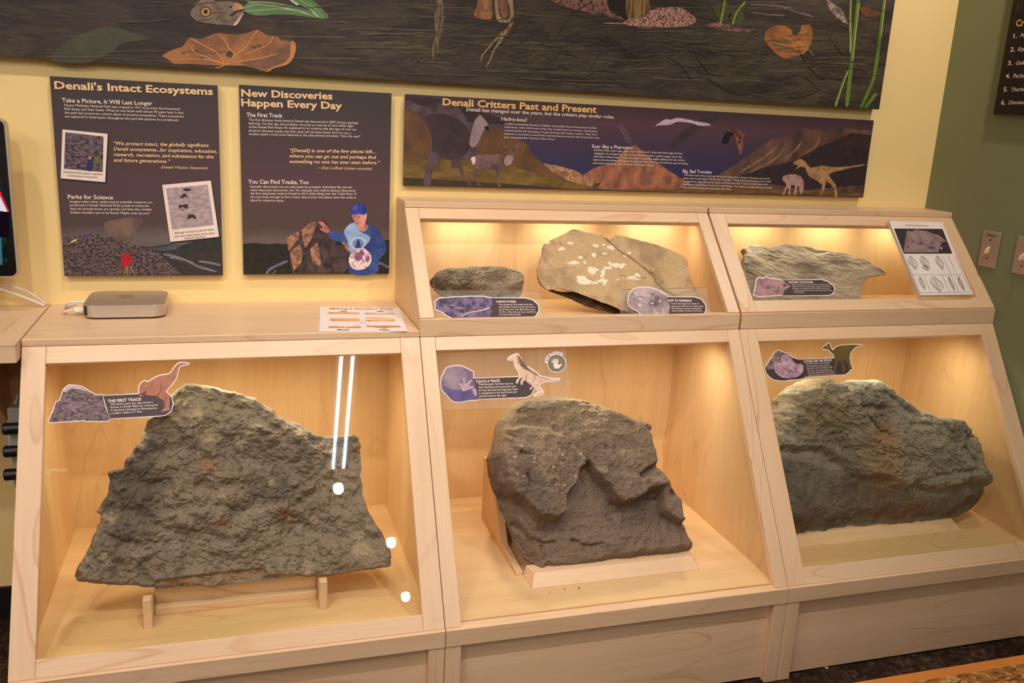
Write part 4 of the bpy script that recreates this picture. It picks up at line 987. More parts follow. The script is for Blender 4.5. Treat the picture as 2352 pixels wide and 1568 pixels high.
T(P2, PWALL, c2, [('C', (948, 1015), (977, 1016))], 28, printm((216, 92, 88)), .0028, 'cap_letter', .02)
S(P2, PWALL, c2, [(664, 1112), (690, 1108), (715, 1125), (752, 1172), (744, 1202), (705, 1190), (672, 1166), (700, 1160)], SKIN, .0019, 'printed_hand', 3)
S(P2, PWALL, c2, [(914, 1390), (950, 1345), (1010, 1318), (1062, 1345), (1092, 1390), (1080, 1450), (1030, 1490), (960, 1496), (914, 1452)], printm((232, 212, 214), (176, 140, 158), 90, lo=.42, hi=.6), .0026, 'printed_fossil', 3)
blobs(P2, PWALL, c2, [(985, 1395, 36, 40), (1015, 1360, 22, 20), (1060, 1410, 16, 24)], printm((118, 70, 104), (150, 104, 132), 90), .0028, 'printed_fossil_core', .3)
T(P2, PWALL, c2, [('New Discoveries', (50, 108), (780, 133)), ('Happen Every Day', (50, 185), (856, 211))], 60, CREAM, .0010, 'heading', .028)
T(P2, PWALL, c2, [('The First Track', (92, 272), (380, 278))], 34, WHITE_T, .0010, 'subheading', .020)
T(P2, PWALL, c2, [('You Can Find Tracks, Too', (105, 806), (590, 811))], 34, WHITE_T, .0010, 'subheading', .020)
T(P2, PWALL, c2, [('The first dinosaur track found in Denali was discovered in 2005 during a geology', (110, 304), (985, 329)), ('field trip. On that day, the professor stood by an outcrop of rock within sight', (108, 333), (947, 354)),
                  ('of the Denali Park Road. He explained to his students that this type of rock can', (110, 361), (968, 382)), ('preserve dinosaur tracks, but that none had yet been found. As if on cue, a', (110, 390), (927, 410)),
                  ('student spied a track (now featured in the case below) and asked, \u201cLike this one?\u201d', (112, 418), (1005, 438))], 20, WHITE_T, .0010, 'paragraph', .004)
T(P2, PWALL, c2, [('Scientific discoveries are not only made by scientists. Individuals like you can', (120, 839), (936, 843)), ('make important discoveries, too. For example, Dan Leifheit (below) discovered', (122, 866), (962, 871)),
                  ('the first ankylosaur track in Denali in 2013 while hiking near the Toklat River. If', (122, 893), (970, 897)), ('you are lucky enough to find a fossil, take photos, but please leave the rocks in', (122, 920), (967, 925)),
                  ('place for others to enjoy.', (122, 948), (392, 950))], 19, WHITE_T, .0010, 'paragraph', .006)
T(P2, PWALL, c2, [('\u201c[Denali] is one of the few places left...', (437, 553), (1122, 563)), ('where you can go out and perhaps find', (435, 597), (1130, 609)), ('something no one has ever seen before.\u201d', (435, 641), (1160, 652))], 28, CREAM, .0010, 'quotation', .016, .22)
T(P2, PWALL, c2, [('\u2014Dan Leifheit (citizen scientist)', (662, 690), (1096, 697))], 23, CREAM, .0010, 'attribution', .004, .22)
# --- the wide panel above the upper cases
BG3 = gradm('print_panel_sky', [(0.0, (56, 46, 62)), (0.25, (50, 46, 80)), (0.55, (66, 50, 72)), (0.8, (84, 58, 68)), (1.0, (64, 44, 50))], 0.127)
P3 = panel('landscape_sign', 'wide landscape panel headed Denali Critters Past and Present', 'sign', rectpx(None, 0.9435, 2.5151, 1.2618, 1.5163, yP), PWALL, BG3)
ca = Crop(920, 210, 2352/540); cb_ = Crop(1440, 230, 2352/570)
S(P3, PWALL, ca, [(36, 160), (200, 170), (420, 250), (700, 330), (1000, 370), (1250, 520), (1340, 650), (1430, 720), (1600, 790), (1850, 880), (2080, 985), (24, 934)], printm((112, 76, 44), (82, 56, 38), 14, (1, 1, 1)), .0004, 'printed_slope')
S(P3, PWALL, ca, [(44, 60), (300, 60), (800, 200), (1100, 300), (1030, 330), (640, 300), (300, 200), (40, 170)], printm((58, 40, 44), (48, 32, 36), 20), .0003, 'printed_ridge')
S(P3, PWALL, cb_, [(870, 705), (1050, 600), (1250, 450), (1380, 370), (1500, 350), (1650, 270), (1800, 280), (2000, 258), (2322, 290), (2240, 915), (1100, 880), (530, 840), (700, 770)], printm((112, 80, 66), (70, 50, 50), 26, (1, 1, .5)), .0004, 'printed_mountain')
S(P3, PWALL, cb_, [(1000, 735), (1300, 640), (1600, 570), (1850, 430), (2030, 360), (2200, 560), (2275, 640), (2250, 800), (1700, 850), (1400, 800)], printm((46, 34, 40), (56, 42, 44), 26), .0006, 'printed_shadow_slope')
S(P3, PWALL, cb_, [(2030, 360), (2120, 310), (2316, 330), (2275, 640), (2180, 560)], printm((64, 44, 40), (44, 32, 34), 30), .0008, 'printed_dark_slope')
BRM = printm((170, 108, 76), (112, 72, 62), 40, (1, 1, .6))
S(P3, PWALL, cb_, [(-260, 800), (-120, 600), (0, 440), (80, 422), (160, 500), (300, 600), (430, 690), (600, 790), (500, 845), (-300, 848)], BRM, .0005, 'printed_mountain')
S(P3, PWALL, ca, [(1830, 830), (1950, 760), (2080, 720), (2230, 700), (2340, 760), (2352, 900), (1900, 920)], BRM, .00035, 'printed_mountain')
S(P3, PWALL, ca, [(1430, 720), (1560, 740), (1750, 790), (1850, 850), (1990, 900), (1890, 960), (1650, 880), (1500, 790)], printm((190, 142, 96), (112, 76, 66), 70), .0006, 'printed_crags')
S(P3, PWALL, ca, [(26, 690), (300, 690), (700, 660), (1000, 720), (1400, 830), (1800, 930), (2090, 985), (26, 934)], printm((122, 96, 44), (84, 66, 34), 18, (1, 1, 3)), .0007, 'printed_grass')
S(P3, PWALL, cb_, [(-200, 848), (200, 838), (600, 846), (1000, 800), (1400, 846), (2238, 880), (2230, 915), (1000, 885), (0, 858)], printm((128, 92, 46), (78, 56, 34), 24, (1, 1, 4)), .0008, 'printed_grass')
S(P3, PWALL, ca, [(26, 860), (400, 880), (900, 915), (1500, 955), (1650, 972), (26, 934)], printm((52, 42, 26), (66, 52, 30), 30), .0009, 'printed_ground_shadow')
strokes(P3, PWALL, cb_, [[(1060, 690), (1300, 540), (1420, 440)], [(1150, 690), (1400, 560), (1500, 450)], [(1500, 560), (1600, 470), (1650, 400)], [(1700, 500), (1800, 420), (1830, 340)]], 5, printm((148, 112, 88), (104, 78, 68), 60), .0007, 'printed_rock_folds')
strokes(P3, PWALL, ca, [[(2170, 330), (2230, 420), (2280, 520)], [(2205, 330), (2262, 420), (2312, 520)]], 4, printm((108, 80, 94), (92, 72, 86), 20), .0006, 'printed_rainbow')
DINO = printm((96, 76, 84), (58, 44, 46), 22)
S(P3, PWALL, ca, [(50, 88), (90, 85), (150, 120), (250, 150), (320, 120), (420, 110), (520, 125), (600, 180), (650, 260), (700, 360), (740, 290), (790, 230), (830, 260), (880, 330), (885, 385), (850, 400), (820, 420), (790, 480), (760, 560), (772, 600), (760, 650), (690, 682),
                  (605, 680), (625, 780), (642, 870), (615, 875), (590, 790), (560, 765), (510, 765), (508, 690), (430, 650), (400, 700), (340, 750), (310, 830), (302, 932), (230, 935), (240, 850), (265, 720), (275, 630), (315, 590), (310, 480), (290, 370), (230, 280), (150, 210), (50, 150)], DINO, .0012, 'printed_dinosaur', 3)
S(P3, PWALL, ca, [(230, 260), (320, 225), (480, 230), (620, 310), (690, 400), (720, 480), (640, 640), (500, 680), (400, 640), (320, 590), (315, 470), (290, 370)], printm((66, 51, 55), (50, 38, 41), 20), .0014, 'printed_dinosaur_flank', 3)
S(P3, PWALL, ca, [(740, 300), (790, 236), (830, 266), (874, 330), (830, 400), (800, 460), (760, 540), (720, 560), (690, 520), (705, 420)], printm((150, 130, 134), (120, 100, 104), 30), .0015, 'printed_dinosaur_head', 3)
S(P3, PWALL, ca, [(842, 350), (882, 352), (880, 388), (850, 384)], printm((30, 20, 22)), .0017, 'printed_mouth', 3)
CARB = printm((126, 96, 92), (84, 60, 58), 40)
S(P3, PWALL, ca, [(705, 670), (760, 635), (900, 632), (980, 622), (1060, 640), (1072, 602), (1110, 600), (1155, 620), (1135, 690), (1090, 735), (1005, 772), (985, 850), (990, 920), (1012, 952), (972, 946), (965, 850), (955, 780), (870, 782), (792, 782), (760, 850), (800, 930), (816, 946), (782, 936), (745, 850), (740, 790), (704, 860), (695, 920), (706, 946), (674, 930), (690, 830), (738, 760), (722, 700)], CARB, .0016, 'printed_caribou', 2)
S(P3, PWALL, ca, [(703, 672), (738, 650), (752, 690), (730, 735), (712, 700)], printm((226, 204, 196)), .0018, 'printed_rump', 3)
S(P3, PWALL, ca, [(1062, 642), (1100, 640), (1128, 660), (1105, 725), (1060, 745), (1035, 700)], printm((172, 148, 142), (140, 112, 108), 40), .0018, 'printed_caribou_neck', 3)
strokes(P3, PWALL, ca, [[(1088, 605), (1048, 560), (1022, 520), (1008, 462)], [(1108, 602), (1150, 560), (1178, 520), (1196, 480)], [(1060, 570), (1040, 540)], [(1150, 562), (1206, 536)]], 3.6, printm((70, 54, 58), (128, 106, 108), 60), .0018, 'printed_antlers')
S(P3, PWALL, cb_, [(268, 242), (360, 182), (420, 186), (470, 168), (560, 178), (680, 205), (760, 215), (792, 240), (690, 242), (600, 216), (480, 206), (400, 236), (340, 236)], printm((206, 184, 192), (170, 146, 160), 40), .0012, 'printed_pterosaur', 3)
S(P3, PWALL, cb_, [(590, 250), (680, 225), (745, 240), (600, 330), (500, 400), (388, 462), (480, 350)], printm((74, 54, 58), (56, 42, 46), 30), .0011, 'printed_wing', 2)
S(P3, PWALL, cb_, [(690, 185), (740, 112), (850, 106), (852, 165), (898, 150), (860, 180), (760, 212)], printm((70, 54, 62), (56, 44, 52), 30), .0011, 'printed_wing')
S(P3, PWALL, cb_, [(905, 385), (940, 302), (990, 280), (1060, 282), (1132, 332), (1102, 346), (1106, 400), (1080, 522), (1040, 440), (1025, 345), (980, 348), (966, 402), (912, 408)], printm((150, 92, 80), (64, 34, 34), 60, lo=.4, hi=.6), .0012, 'printed_eagle', 2)
S(P3, PWALL, cb_, [(905, 388), (938, 305), (985, 300), (1018, 330), (978, 350), (964, 402), (912, 408)], printm((34, 22, 24)), .0014, 'printed_eagle_wing', 2)
S(P3, PWALL, cb_, [(1480, 722), (1560, 700), (1650, 722), (1678, 800), (1662, 882), (1640, 880), (1622, 800), (1602, 896), (1580, 892), (1592, 812), (1552, 812), (1550, 892), (1534, 892), (1530, 822), (1490, 892), (1470, 886), (1512, 802), (1480, 762)], printm((190, 150, 142), (150, 112, 108), 70), .0012, 'printed_wolf', 2)
S(P3, PWALL, cb_, [(1570, 596), (1640, 558), (1690, 580), (1740, 640), (1850, 620), (2000, 635), (2230, 608), (2236, 620), (1950, 682), (1920, 722), (1980, 802), (1992, 916), (1970, 912), (1960, 832), (1890, 772), (1872, 850), (1842, 902), (1828, 892), (1850, 802), (1760, 742), (1718, 712), (1690, 642), (1640, 632), (1586, 668), (1620, 622)], printm((186, 146, 100), (140, 100, 66), 60), .0013, 'printed_small_dinosaur', 2)
PAN_W = printm((226, 206, 196), (216, 196, 184))
T(P3, PWALL, ca, [('Denali Critters Past and Present', (420, 136), (1960, 213))], 72, printm((232, 186, 112), (226, 178, 104)), .0022, 'heading', .030)
T(P3, PWALL, ca, [('Denali has changed over the years, but the critters play similar roles.', (658, 195), (2140, 272))], 37, PAN_W, .0022, 'subheading', .020)
T(P3, PWALL, ca, [('Hadro-bou?', (1008, 290), (1265, 302))], 37, PAN_W, .0022, 'subheading', .020)
T(P3, PWALL, ca, [('Caribou outnumber humans in Alaska. It\u2019s possible that if their ancient double,', (1042, 331), (1965, 375)), ('hadrosaurs, were still around today they would be just as common. Hadrosaurs', (1042, 363), (1968, 408)), ('roamed across the landscape in large herds just like today\u2019s caribou. Their herd', (1042, 397), (1965, 441)),
                  ('behavior is recorded in one Denali rock outcrop so covered with tracks that it has', (1040, 431), (1990, 473)), ('been nicknamed the \u201cDinosaur Dance Floor.\u201d', (1038, 465), (1558, 488))], 21, PAN_W, .0022, 'paragraph', .006)
def ab(a, b): return (ca(a), cb_(b))
T(P3, PWALL, PX, [('Soar like a Pterosaur', *ab((1912, 563), (62, 466)))], 8.2, PAN_W, .0022, 'subheading', .020)
T(P3, PWALL, PX, [(s_, *ab(a, b)) for s_, a, b in [('Seventy million years ago, pterosaurs ruled Denali\u2019s skies with their huge 25-foot', (1935, 593), (523, 515)), ('wingspans. In comparison, our modern-day sky masters, golden eagles, seem tiny', (1932, 626), (523, 547)),
                  ('with their 6-foot reach. Today you might see golden eagles gliding over the tundra', (1930, 658), (548, 578)), ('before dive-bombing arctic ground squirrels. Back then you would have seen terrifying', (1928, 691), (578, 610)), ('pterosaurs swooping over wetlands to find tasty snacks.', (1926, 723), (258, 626))]], 5.0, PAN_W, .0022, 'paragraph', .006)
T(P3, PWALL, cb_, [('Big, Bad Troodon', (528, 686), (803, 696))], 32, PAN_W, .0022, 'subheading', .020)
T(P3, PWALL, cb_, [('Troodons and wolves are both famous for being clever hunters. However, you would', (540, 716), (1350, 752)), ('never see a book titled \u201cThe Big, Bad Troodon\u201d. These 6-foot tall dinosaurs were small', (533, 746), (1362, 779)), ('compared to other theropods (three-toed dinosaurs like T-rex), but their speed and', (533, 776), (1330, 807)),
                   ('intelligence would have made them intimidating. Like wolves, troodons hunted in packs', (533, 804), (1375, 838)), ('and took down prey that was larger than them.', (533, 833), (990, 851))], 19, PAN_W, .0022, 'paragraph', .006)

# --- the big mural
def muralm():
    k = NT('print_mural'); b = k.bsdf(0.55, 0.35); v = k.objvec(False)
    f = k.noise(k.mapping(v, (1.6, 1, 7)), 3.0, 6, 0.62, 0.8); g = k.noise(k.mapping(v, (3, 1, 22)), 4.0, 4, 0.6, 0.4); w = k.noise(v, 1.3, 3)
    a = k.ramp(f, [(0.25, lin((38, 30, 25))), (0.45, lin((56, 45, 38))), (0.6, lin((78, 67, 53))), (0.75, lin((46, 37, 33)))])
    a = k.mix(k.ramp(g, [(0.52, (0, 0, 0)), (0.8, (0.7, 0.7, 0.7))]), a, lin((112, 97, 76)))
    a = k.mix(k.ramp(w, [(0.4, (0, 0, 0)), (0.7, (0.6, 0.6, 0.6))]), a, lin((44, 34, 38)))
    k.l(a, b.inputs['Base Color']); MATS['print_mural'] = k.m; return k.m
PMUR = Plane((0, -1, 0), (0, -0.034, 0))
MU = panel('wall_mural', 'long dark painted swamp mural across the top of the wall', 'mural', rectpx(None, -1.6, 2.5195, 1.5520, 2.40, -0.034), PMUR, muralm(), 0.020)
m0 = Crop(0, 0, 2.94); m1 = Crop(400, 0, 5.88); m2 = Crop(960, 0, 7.84); m3 = Crop(1340, 0, 5.88); m4 = Crop(1720, 0, 2050/340)
S(MU, PMUR, m0, [(335, 400), (480, 260), (720, 180), (880, 215), (1030, 260), (840, 290), (740, 360), (600, 420), (480, 425)], printm((76, 80, 62), (56, 56, 47), 9), .0005, 'printed_submerged_leaf', 4)
# turtle-like head with the green leaf
S(MU, PMUR, m1, [(930, 110), (1000, 20), (860, 8), (1100, 12), (1500, 60), (1800, 120), (1970, 200), (2000, 245), (1880, 240), (1600, 205), (1380, 195), (1180, 212), (1020, 190)], printm((74, 110, 66), (104, 136, 92), 20, (1, 1, 4)), .0010, 'printed_green_leaf', 3)
S(MU, PMUR, m1, [(1540, -30), (1800, -40), (1920, 40), (2000, 120), (2090, 240), (1960, 250), (1840, 130), (1700, 60)], printm((104, 138, 82), (74, 108, 60), 20, (1, 1, 4)), .0009, 'printed_green_blade', 3)
strokes(MU, PMUR, m1, [[(950, 105), (1100, 65), (1300, 80), (1600, 130), (1880, 220)], [(950, 150), (1150, 140), (1400, 120), (1700, 150), (1900, 225)], [(1600, 20), (1760, 80), (1880, 160), (1960, 240)], [(1700, 10), (1900, 110), (2010, 240)], [(1000, 40), (1250, 30), (1500, 70)]], 2.0, printm((178, 190, 150), (140, 160, 118), 40), .0013, 'printed_leaf_veins')
S(MU, PMUR, m1, [(1600, 0), (1680, 60), (1650, 70), (1560, 0)], printm((196, 202, 178)), .0014, 'printed_highlight', 2)
S(MU, PMUR, m1, [(1850, 130), (1930, 180), (1965, 235), (1920, 225), (1870, 170)], printm((196, 204, 186), (150, 170, 130), 40), .0014, 'printed_highlight', 3)
HEADM = printm((142, 122, 104), (98, 84, 74), 30, (1, 1, 1.5))
S(MU, PMUR, m1, [(300, 60), (350, 10), (440, -30), (520, 0), (580, 20), (740, 18), (850, 32), (920, 70), (946, 110), (942, 180), (880, 290), (830, 345), (660, 335), (500, 322), (330, 290), (240, 230), (228, 150)], HEADM, .0016, 'printed_head', 4)
S(MU, PMUR, m1, [(820, 40), (880, 50), (940, 100), (930, 125), (860, 140), (790, 130)], printm((214, 158, 114), (180, 128, 96), 30), .0019, 'printed_beak', 3)
S(MU, PMUR, m1, [(756, 200), (840, 145), (938, 122), (940, 138), (860, 165), (780, 222)], printm((54, 42, 38)), .0021, 'printed_mouth', 2)
S(MU, PMUR, m1, [(940, 180), (880, 290), (830, 345), (800, 335), (850, 270), (890, 210)], printm((226, 186, 162), (190, 150, 128), 40), .0020, 'printed_chin', 2)
blobs(MU, PMUR, m1, [(425, 160, 78, 76)], printm((74, 62, 54), (98, 82, 70), 40), .0019, 'printed_eye_socket', .05, 24)
blobs(MU, PMUR, m1, [(425, 160, 56, 56)], printm((206, 150, 92), (178, 122, 72), 40), .0021, 'printed_iris', .03, 24)
blobs(MU, PMUR, m1, [(425, 158, 28, 30)], printm((30, 22, 18)), .0023, 'printed_pupil', .03, 20)
blobs(MU, PMUR, m1, [(765, 92, 20, 12)], printm((30, 22, 18)), .0023, 'printed_nostril', .03, 20)
strokes(MU, PMUR, m1, [[(500, 180), (620, 170), (700, 180)], [(560, 270), (620, 210), (660, 190)], [(330, 280), (420, 270), (520, 250)], [(300, 70), (400, 40), (560, 30)]], 2.6, printm((92, 76, 66)), .0020, 'printed_skin_folds')
# fallen leaves
LEAF = printm((176, 116, 70), (128, 84, 58), 14)
S(MU, PMUR, m1, [(0, 860), (-80, 800), (-160, 750), (0, 665), (110, 630), (180, 540), (220, 505), (330, 525), (400, 515), (540, 455), (640, 448), (760, 462), (880, 465), (1000, 440), (1100, 405), (1150, 410), (1260, 475), (1390, 495), (1440, 545), (1500, 545), (1560, 560), (1600, 545), (1642, 600), (1635, 720), (1570, 840), (1480, 890), (1340, 925), (1255, 970), (1000, 895), (800, 888), (600, 885), (400, 875), (200, 865)], LEAF, .0012, 'printed_fallen_leaf', 3)
S(MU, PMUR, m1, [(900, 830), (1250, 770), (1450, 640), (1580, 620), (1560, 780), (1400, 870), (1240, 930), (1000, 885)], printm((104, 78, 64), (132, 92, 66), 20, (1, 1, 3)), .0014, 'printed_leaf_shade', 3)
S(MU, PMUR, m1, [(1590, 550), (1642, 600), (1635, 720), (1570, 840), (1480, 890), (1340, 925), (1255, 970), (1300, 915), (1480, 850), (1560, 760), (1570, 640)], printm((206, 136, 74), (176, 112, 62), 30), .0016, 'printed_leaf_rim', 3)
strokes(MU, PMUR, m1, [[(555, 918), (640, 900), (690, 865), (820, 750), (960, 640), (1000, 590), (1060, 490), (1130, 410)], [(670, 850), (630, 770), (560, 700), (380, 600), (220, 520)], [(660, 855), (480, 790), (290, 710), (240, 660), (245, 600)], [(690, 868), (400, 800), (0, 800), (-100, 790)], [(690, 870), (900, 830), (1200, 780), (1400, 720)],
                       [(830, 740), (740, 650), (700, 560), (610, 465)], [(940, 740), (1150, 660), (1280, 590), (1340, 490)], [(985, 600), (910, 510)], [(690, 530), (730, 462)], [(1000, 600), (1120, 560)]], 1.8, printm((222, 160, 106), (204, 140, 90), 40), .0018, 'printed_leaf_veins')
blobs(MU, PMUR, m1, [(125, 715, 22, 16), (305, 693, 28, 14), (1080, 635, 40, 14), (1150, 615, 30, 14), (745, 735, 50, 42)], printm((66, 50, 40), (92, 66, 50), 60), .0016, 'printed_leaf_spots', .3)
OLF = printm((184, 116, 52), (134, 82, 48), 24)
S(MU, PMUR, m4, [(215, 540), (240, 440), (320, 370), (440, 350), (580, 400), (600, 470), (650, 490), (700, 440), (740, 350), (840, 350), (885, 420), (880, 540), (830, 670), (760, 740), (600, 800), (480, 805), (360, 730), (280, 640)], OLF, .0012, 'printed_fallen_leaf', 3)
strokes(MU, PMUR, m4, [[(900, 780), (830, 690), (700, 600), (560, 540), (400, 480)], [(800, 670), (600, 640), (380, 600), (280, 580)], [(770, 740), (600, 750), (420, 740)], [(820, 670), (780, 560), (720, 480)]], 1.8, printm((206, 150, 104), (170, 112, 76), 40), .0015, 'printed_leaf_veins')
S(MU, PMUR, m4, [(1540, 120), (1640, 100), (1760, 150), (1830, 190), (1740, 240), (1600, 215)], printm((120, 74, 44), (92, 58, 42), 30), .0010, 'printed_brown_leaf', 3)
# tree bases and gravel
S(MU, PMUR, m2, [(440, -20), (1720, -20), (1725, 240), (1690, 420), (1500, 560), (1390, 520), (1380, 400), (1200, 360), (1020, 330), (800, 340), (560, 330), (470, 250)], printm((66, 50, 44), (44, 32, 30), 20), .0008, 'printed_tree_base', 2)
S(MU, PMUR, m2, [(1100, -20), (1320, -20), (1340, 200), (1320, 340), (1180, 350), (1060, 320), (1010, 250), (1060, 120)], printm((178, 122, 76), (122, 80, 52), 20, (3, 1, 1)), .0011, 'printed_root', 3)
S(MU, PMUR, m2, [(1460, -20), (1580, -20), (1625, 200), (1600, 320), (1530, 330), (1480, 200)], printm((150, 96, 76), (112, 72, 58), 20, (3, 1, 1)), .0011, 'printed_root', 3)
S(MU, PMUR, m2, [(1600, -20), (1700, -20), (1725, 240), (1690, 380), (1590, 410), (1440, 380), (1400, 240), (1380, 0), (1440, 0), (1460, 240), (1540, 350), (1640, 330), (1660, 160)], printm((176, 150, 112), (128, 106, 76), 24, (3, 1, 1)), .0012, 'printed_root', 3)
S(MU, PMUR, m2, [(1690, 330), (1715, 400), (1680, 500), (1600, 600), (1500, 760), (1410, 860), (1440, 740), (1420, 690), (1490, 580), (1620, 490)], printm((166, 142, 108), (96, 76, 58), 90, lo=.42, hi=.58), .0012, 'printed_fibres', 2)
strokes(MU, PMUR, m2, [[(1440, 660), (1300, 830), (1220, 920), (1160, 1000), (1135, 1110)], [(1480, 720), (1360, 920), (1300, 1080), (1220, 1220)], [(1560, 650), (1460, 790)]], 3.2, printm((168, 142, 108), (112, 90, 68), 120), .0014, 'printed_fibres')
S(MU, PMUR, m2, [(330, -20), (440, -20), (465, 200), (455, 380), (420, 600), (370, 800), (365, 960), (330, 960), (335, 760), (300, 900), (290, 1040), (262, 1040), (262, 820), (330, 600), (300, 460), (300, 240)], printm((132, 112, 84), (76, 64, 50), 60, (3, 1, .6), lo=.42, hi=.58), .0010, 'printed_vine', 3)
GRV = printm((206, 154, 140), (92, 60, 54), 150, (1, 1, 1), 5, lo=.44, hi=.58)
S(MU, PMUR, m3, [(600, 260), (800, 220), (900, 140), (1150, 95), (1330, 110), (1450, 190), (1520, 250), (1490, 320), (1300, 370), (1000, 385), (760, 375), (560, 330), (280, 318), (300, 305), (520, 305)], GRV, .0009, 'printed_gravel', 2)
S(MU, PMUR, m3, [(-400, -20), (330, -20), (380, 140), (560, 240), (450, 250), (230, 200), (-100, 130), (-380, 40)], printm((150, 104, 96), (62, 44, 40), 150, (1, 1, 1), 5, lo=.44, hi=.6), .0008, 'printed_gravel', 2)
S(MU, PMUR, m3, [(1640, 340), (1850, 300), (2050, 360), (2320, 400), (2250, 430), (1950, 420)], printm((156, 112, 104), (84, 60, 56), 150, lo=.44, hi=.58), .0008, 'printed_gravel', 2)
S(MU, PMUR, m3, [(340, -20), (590, -20), (600, 240), (540, 240), (400, 170), (330, 80)], printm((36, 26, 20), (46, 34, 26), 30), .0011, 'printed_trunk_shadow', 2)
S(MU, PMUR, m3, [(580, -20), (880, -20), (870, 190), (780, 240), (680, 248), (595, 240)], printm((168, 128, 78), (92, 72, 40), 30, (6, 1, .4), lo=.4, hi=.6), .0012, 'printed_trunk', 2)
# water plants and horsetail stems
S(MU, PMUR, m3, [(1780, 80), (1900, 20), (1990, 100), (1970, 240), (1850, 290), (1770, 180)], printm((84, 84, 40), (62, 60, 32), 60), .0010, 'printed_water_plant', 3)
S(MU, PMUR, m3, [(1980, 180), (2100, 110), (2170, 200), (2160, 320), (2060, 350), (1970, 260)], printm((84, 84, 40), (62, 60, 32), 60), .0010, 'printed_water_plant', 3)
strokes(MU, PMUR, m3, [[(1912, -10), (1890, 130), (1845, 345)], [(2190, 20), (2070, 170), (2015, 335)]], 5, printm((140, 164, 60), (116, 140, 50), 60), .0013, 'printed_plant_stem')
STEM = printm((104, 132, 46), (70, 100, 40), 20, (1, 1, .3)); STEML = printm((206, 186, 132), (170, 160, 100), 40)
strokes(MU, PMUR, m4, [[(1520, -10), (1495, 200), (1460, 500), (1440, 700), (1420, 880), (1385, 1200), (1355, 1478)]], 9, STEM, .0014, 'printed_horsetail')
strokes(MU, PMUR, m4, [[(1405, -10), (1400, 290), (1402, 500), (1405, 740)], [(1372, 975), (1290, 1180), (1190, 1475)]], 5.5, STEM, .0013, 'printed_horsetail')
strokes(MU, PMUR, m4, [[(1418, -10), (1410, 290), (1416, 500), (1410, 720)], [(1376, 980), (1300, 1180), (1205, 1475)]], 2.2, STEML, .0016, 'printed_stem_light')
strokes(MU, PMUR, m4, [[(1880, -10), (1850, 220), (1810, 560), (1770, 850), (1730, 1070), (1650, 1280), (1550, 1495)], [(1770, 1290), (1690, 1390), (1610, 1498)]], 8, STEM, .0014, 'printed_horsetail')
strokes(MU, PMUR, m4, [[(1890, -10), (1865, 200), (1830, 520)], [(1530, 40), (1500, 260), (1468, 560), (1440, 840)]], 2.0, STEML, .0017, 'printed_stem_light')
strokes(MU, PMUR, m4, [[(1380, 862), (1450, 855)], [(1700, 1050), (1752, 1045)], [(1380, 290), (1420, 292)], [(1835, 160), (1895, 150)], [(1505, 20), (1540, 25)]], 3.0, printm((52, 56, 30)), .0018, 'printed_stem_nodes', 0)
rs = np.random.RandomState(5)
def under_edge(x): return (139.5 + 0.0465*x if x < 800 else 176 + 0.0575*(x - 800)) - 7
def blades(n, x0_, x1_, y0_, len_, slope, bend):
    out = []
    while len(out) < n:
        x = x0_ + (x1_ - x0_)*rs.rand(); y = y0_ + 190*rs.rand(); L_ = len_*(0.4 + rs.rand()); s_ = (rs.rand() - .5)*slope; b_ = (rs.rand() - .5)*bend
        ln = [(x, y), (x + L_*.5, y + s_*.5 + b_), (x + L_, y + s_)]
        if all(2 < p[1] < under_edge(p[0]) and p[0] < 1995 for p in catmull(np.array(ln), 5, closed=False)): out.append(ln)
    return out
strokes(MU, PMUR, PX, blades(60, 850, 1900, 60, 150, 90, 40), 1.5, printm((96, 90, 62), (74, 68, 50), 30), .0003, 'printed_grass_lines')
strokes(MU, PMUR, PX, blades(40, 850, 1950, 80, 110, 160, 50), 2.2, printm((38, 30, 25), (48, 38, 31), 30), .0003, 'printed_dark_stems')
strokes(MU, PMUR, PX, blades(70, 0, 1950, 2, 160, 14, 10), 1.8, printm((100, 90, 70), (78, 68, 54), 30), .0003, 'printed_water_streaks')
strokes(MU, PMUR, PX, blades(30, 600, 1950, 2, 120, 12, 8), 1.4, printm((132, 120, 92), (108, 96, 74), 30), .0003, 'printed_water_glints')
strokes(MU, PMUR, m4, [[(20, 60), (300, 75), (600, 110)], [(40, 170), (250, 200), (500, 215)], [(480, 110), (700, 180), (900, 235)], [(730, 170), (880, 225)]], 2.6, printm((148, 122, 124), (112, 92, 90), 60), .0007, 'printed_ripples')
S(MU, PMUR, m4, [(1080, -20), (1180, 60), (1290, 140), (1350, 280), (1370, 340), (1260, 280), (1150, 170), (1100, 90)], printm((166, 146, 132), (92, 78, 72), 90, lo=.42, hi=.58), .0007, 'printed_ripple_light', 3)

# --- dark panel on the green wall
PRIGHT = Plane((-1, 0, 0), (X3 - 0.02, 0, 0))
a_ = PRIGHT.hit(2281, 263)
t = thing('numbered_key_panel', 'black numbered list panel on the green wall, cut off by the picture edge', 'sign', (X3 - 0.02, a_[1] - 0.3, a_[2]))
DKB = printm((34, 22, 20), (28, 18, 17), 12)
prism('board', [(X3 - 0.02, a_[1], a_[2]), (X3 - 0.02, a_[1] - 0.62, a_[2]), (X3 - 0.02, a_[1] - 0.62, a_[2] + 0.80), (X3 - 0.02, a_[1], a_[2] + 0.80)], (0.014, 0, 0), DKB, t)
cg = Crop(2252, 0, 541/100)
T(t, PRIGHT, cg, [('Cr', (432, 326), (540, 322))], 85, printm((226, 170, 92)), .0006, 'heading', .03)
for l_ in [('1.', (405, 472), (452, 470)), ('2.', (368, 640), (424, 637)), ('3.', (338, 808), (392, 805)), ('4.', (310, 970), (364, 967)), ('5.', (284, 1136), (334, 1133)), ('6.', (254, 1300), (304, 1297))]: T(t, PRIGHT, cg, [l_], 55, WHITE_T, .0006, 'list_numeral', .03)
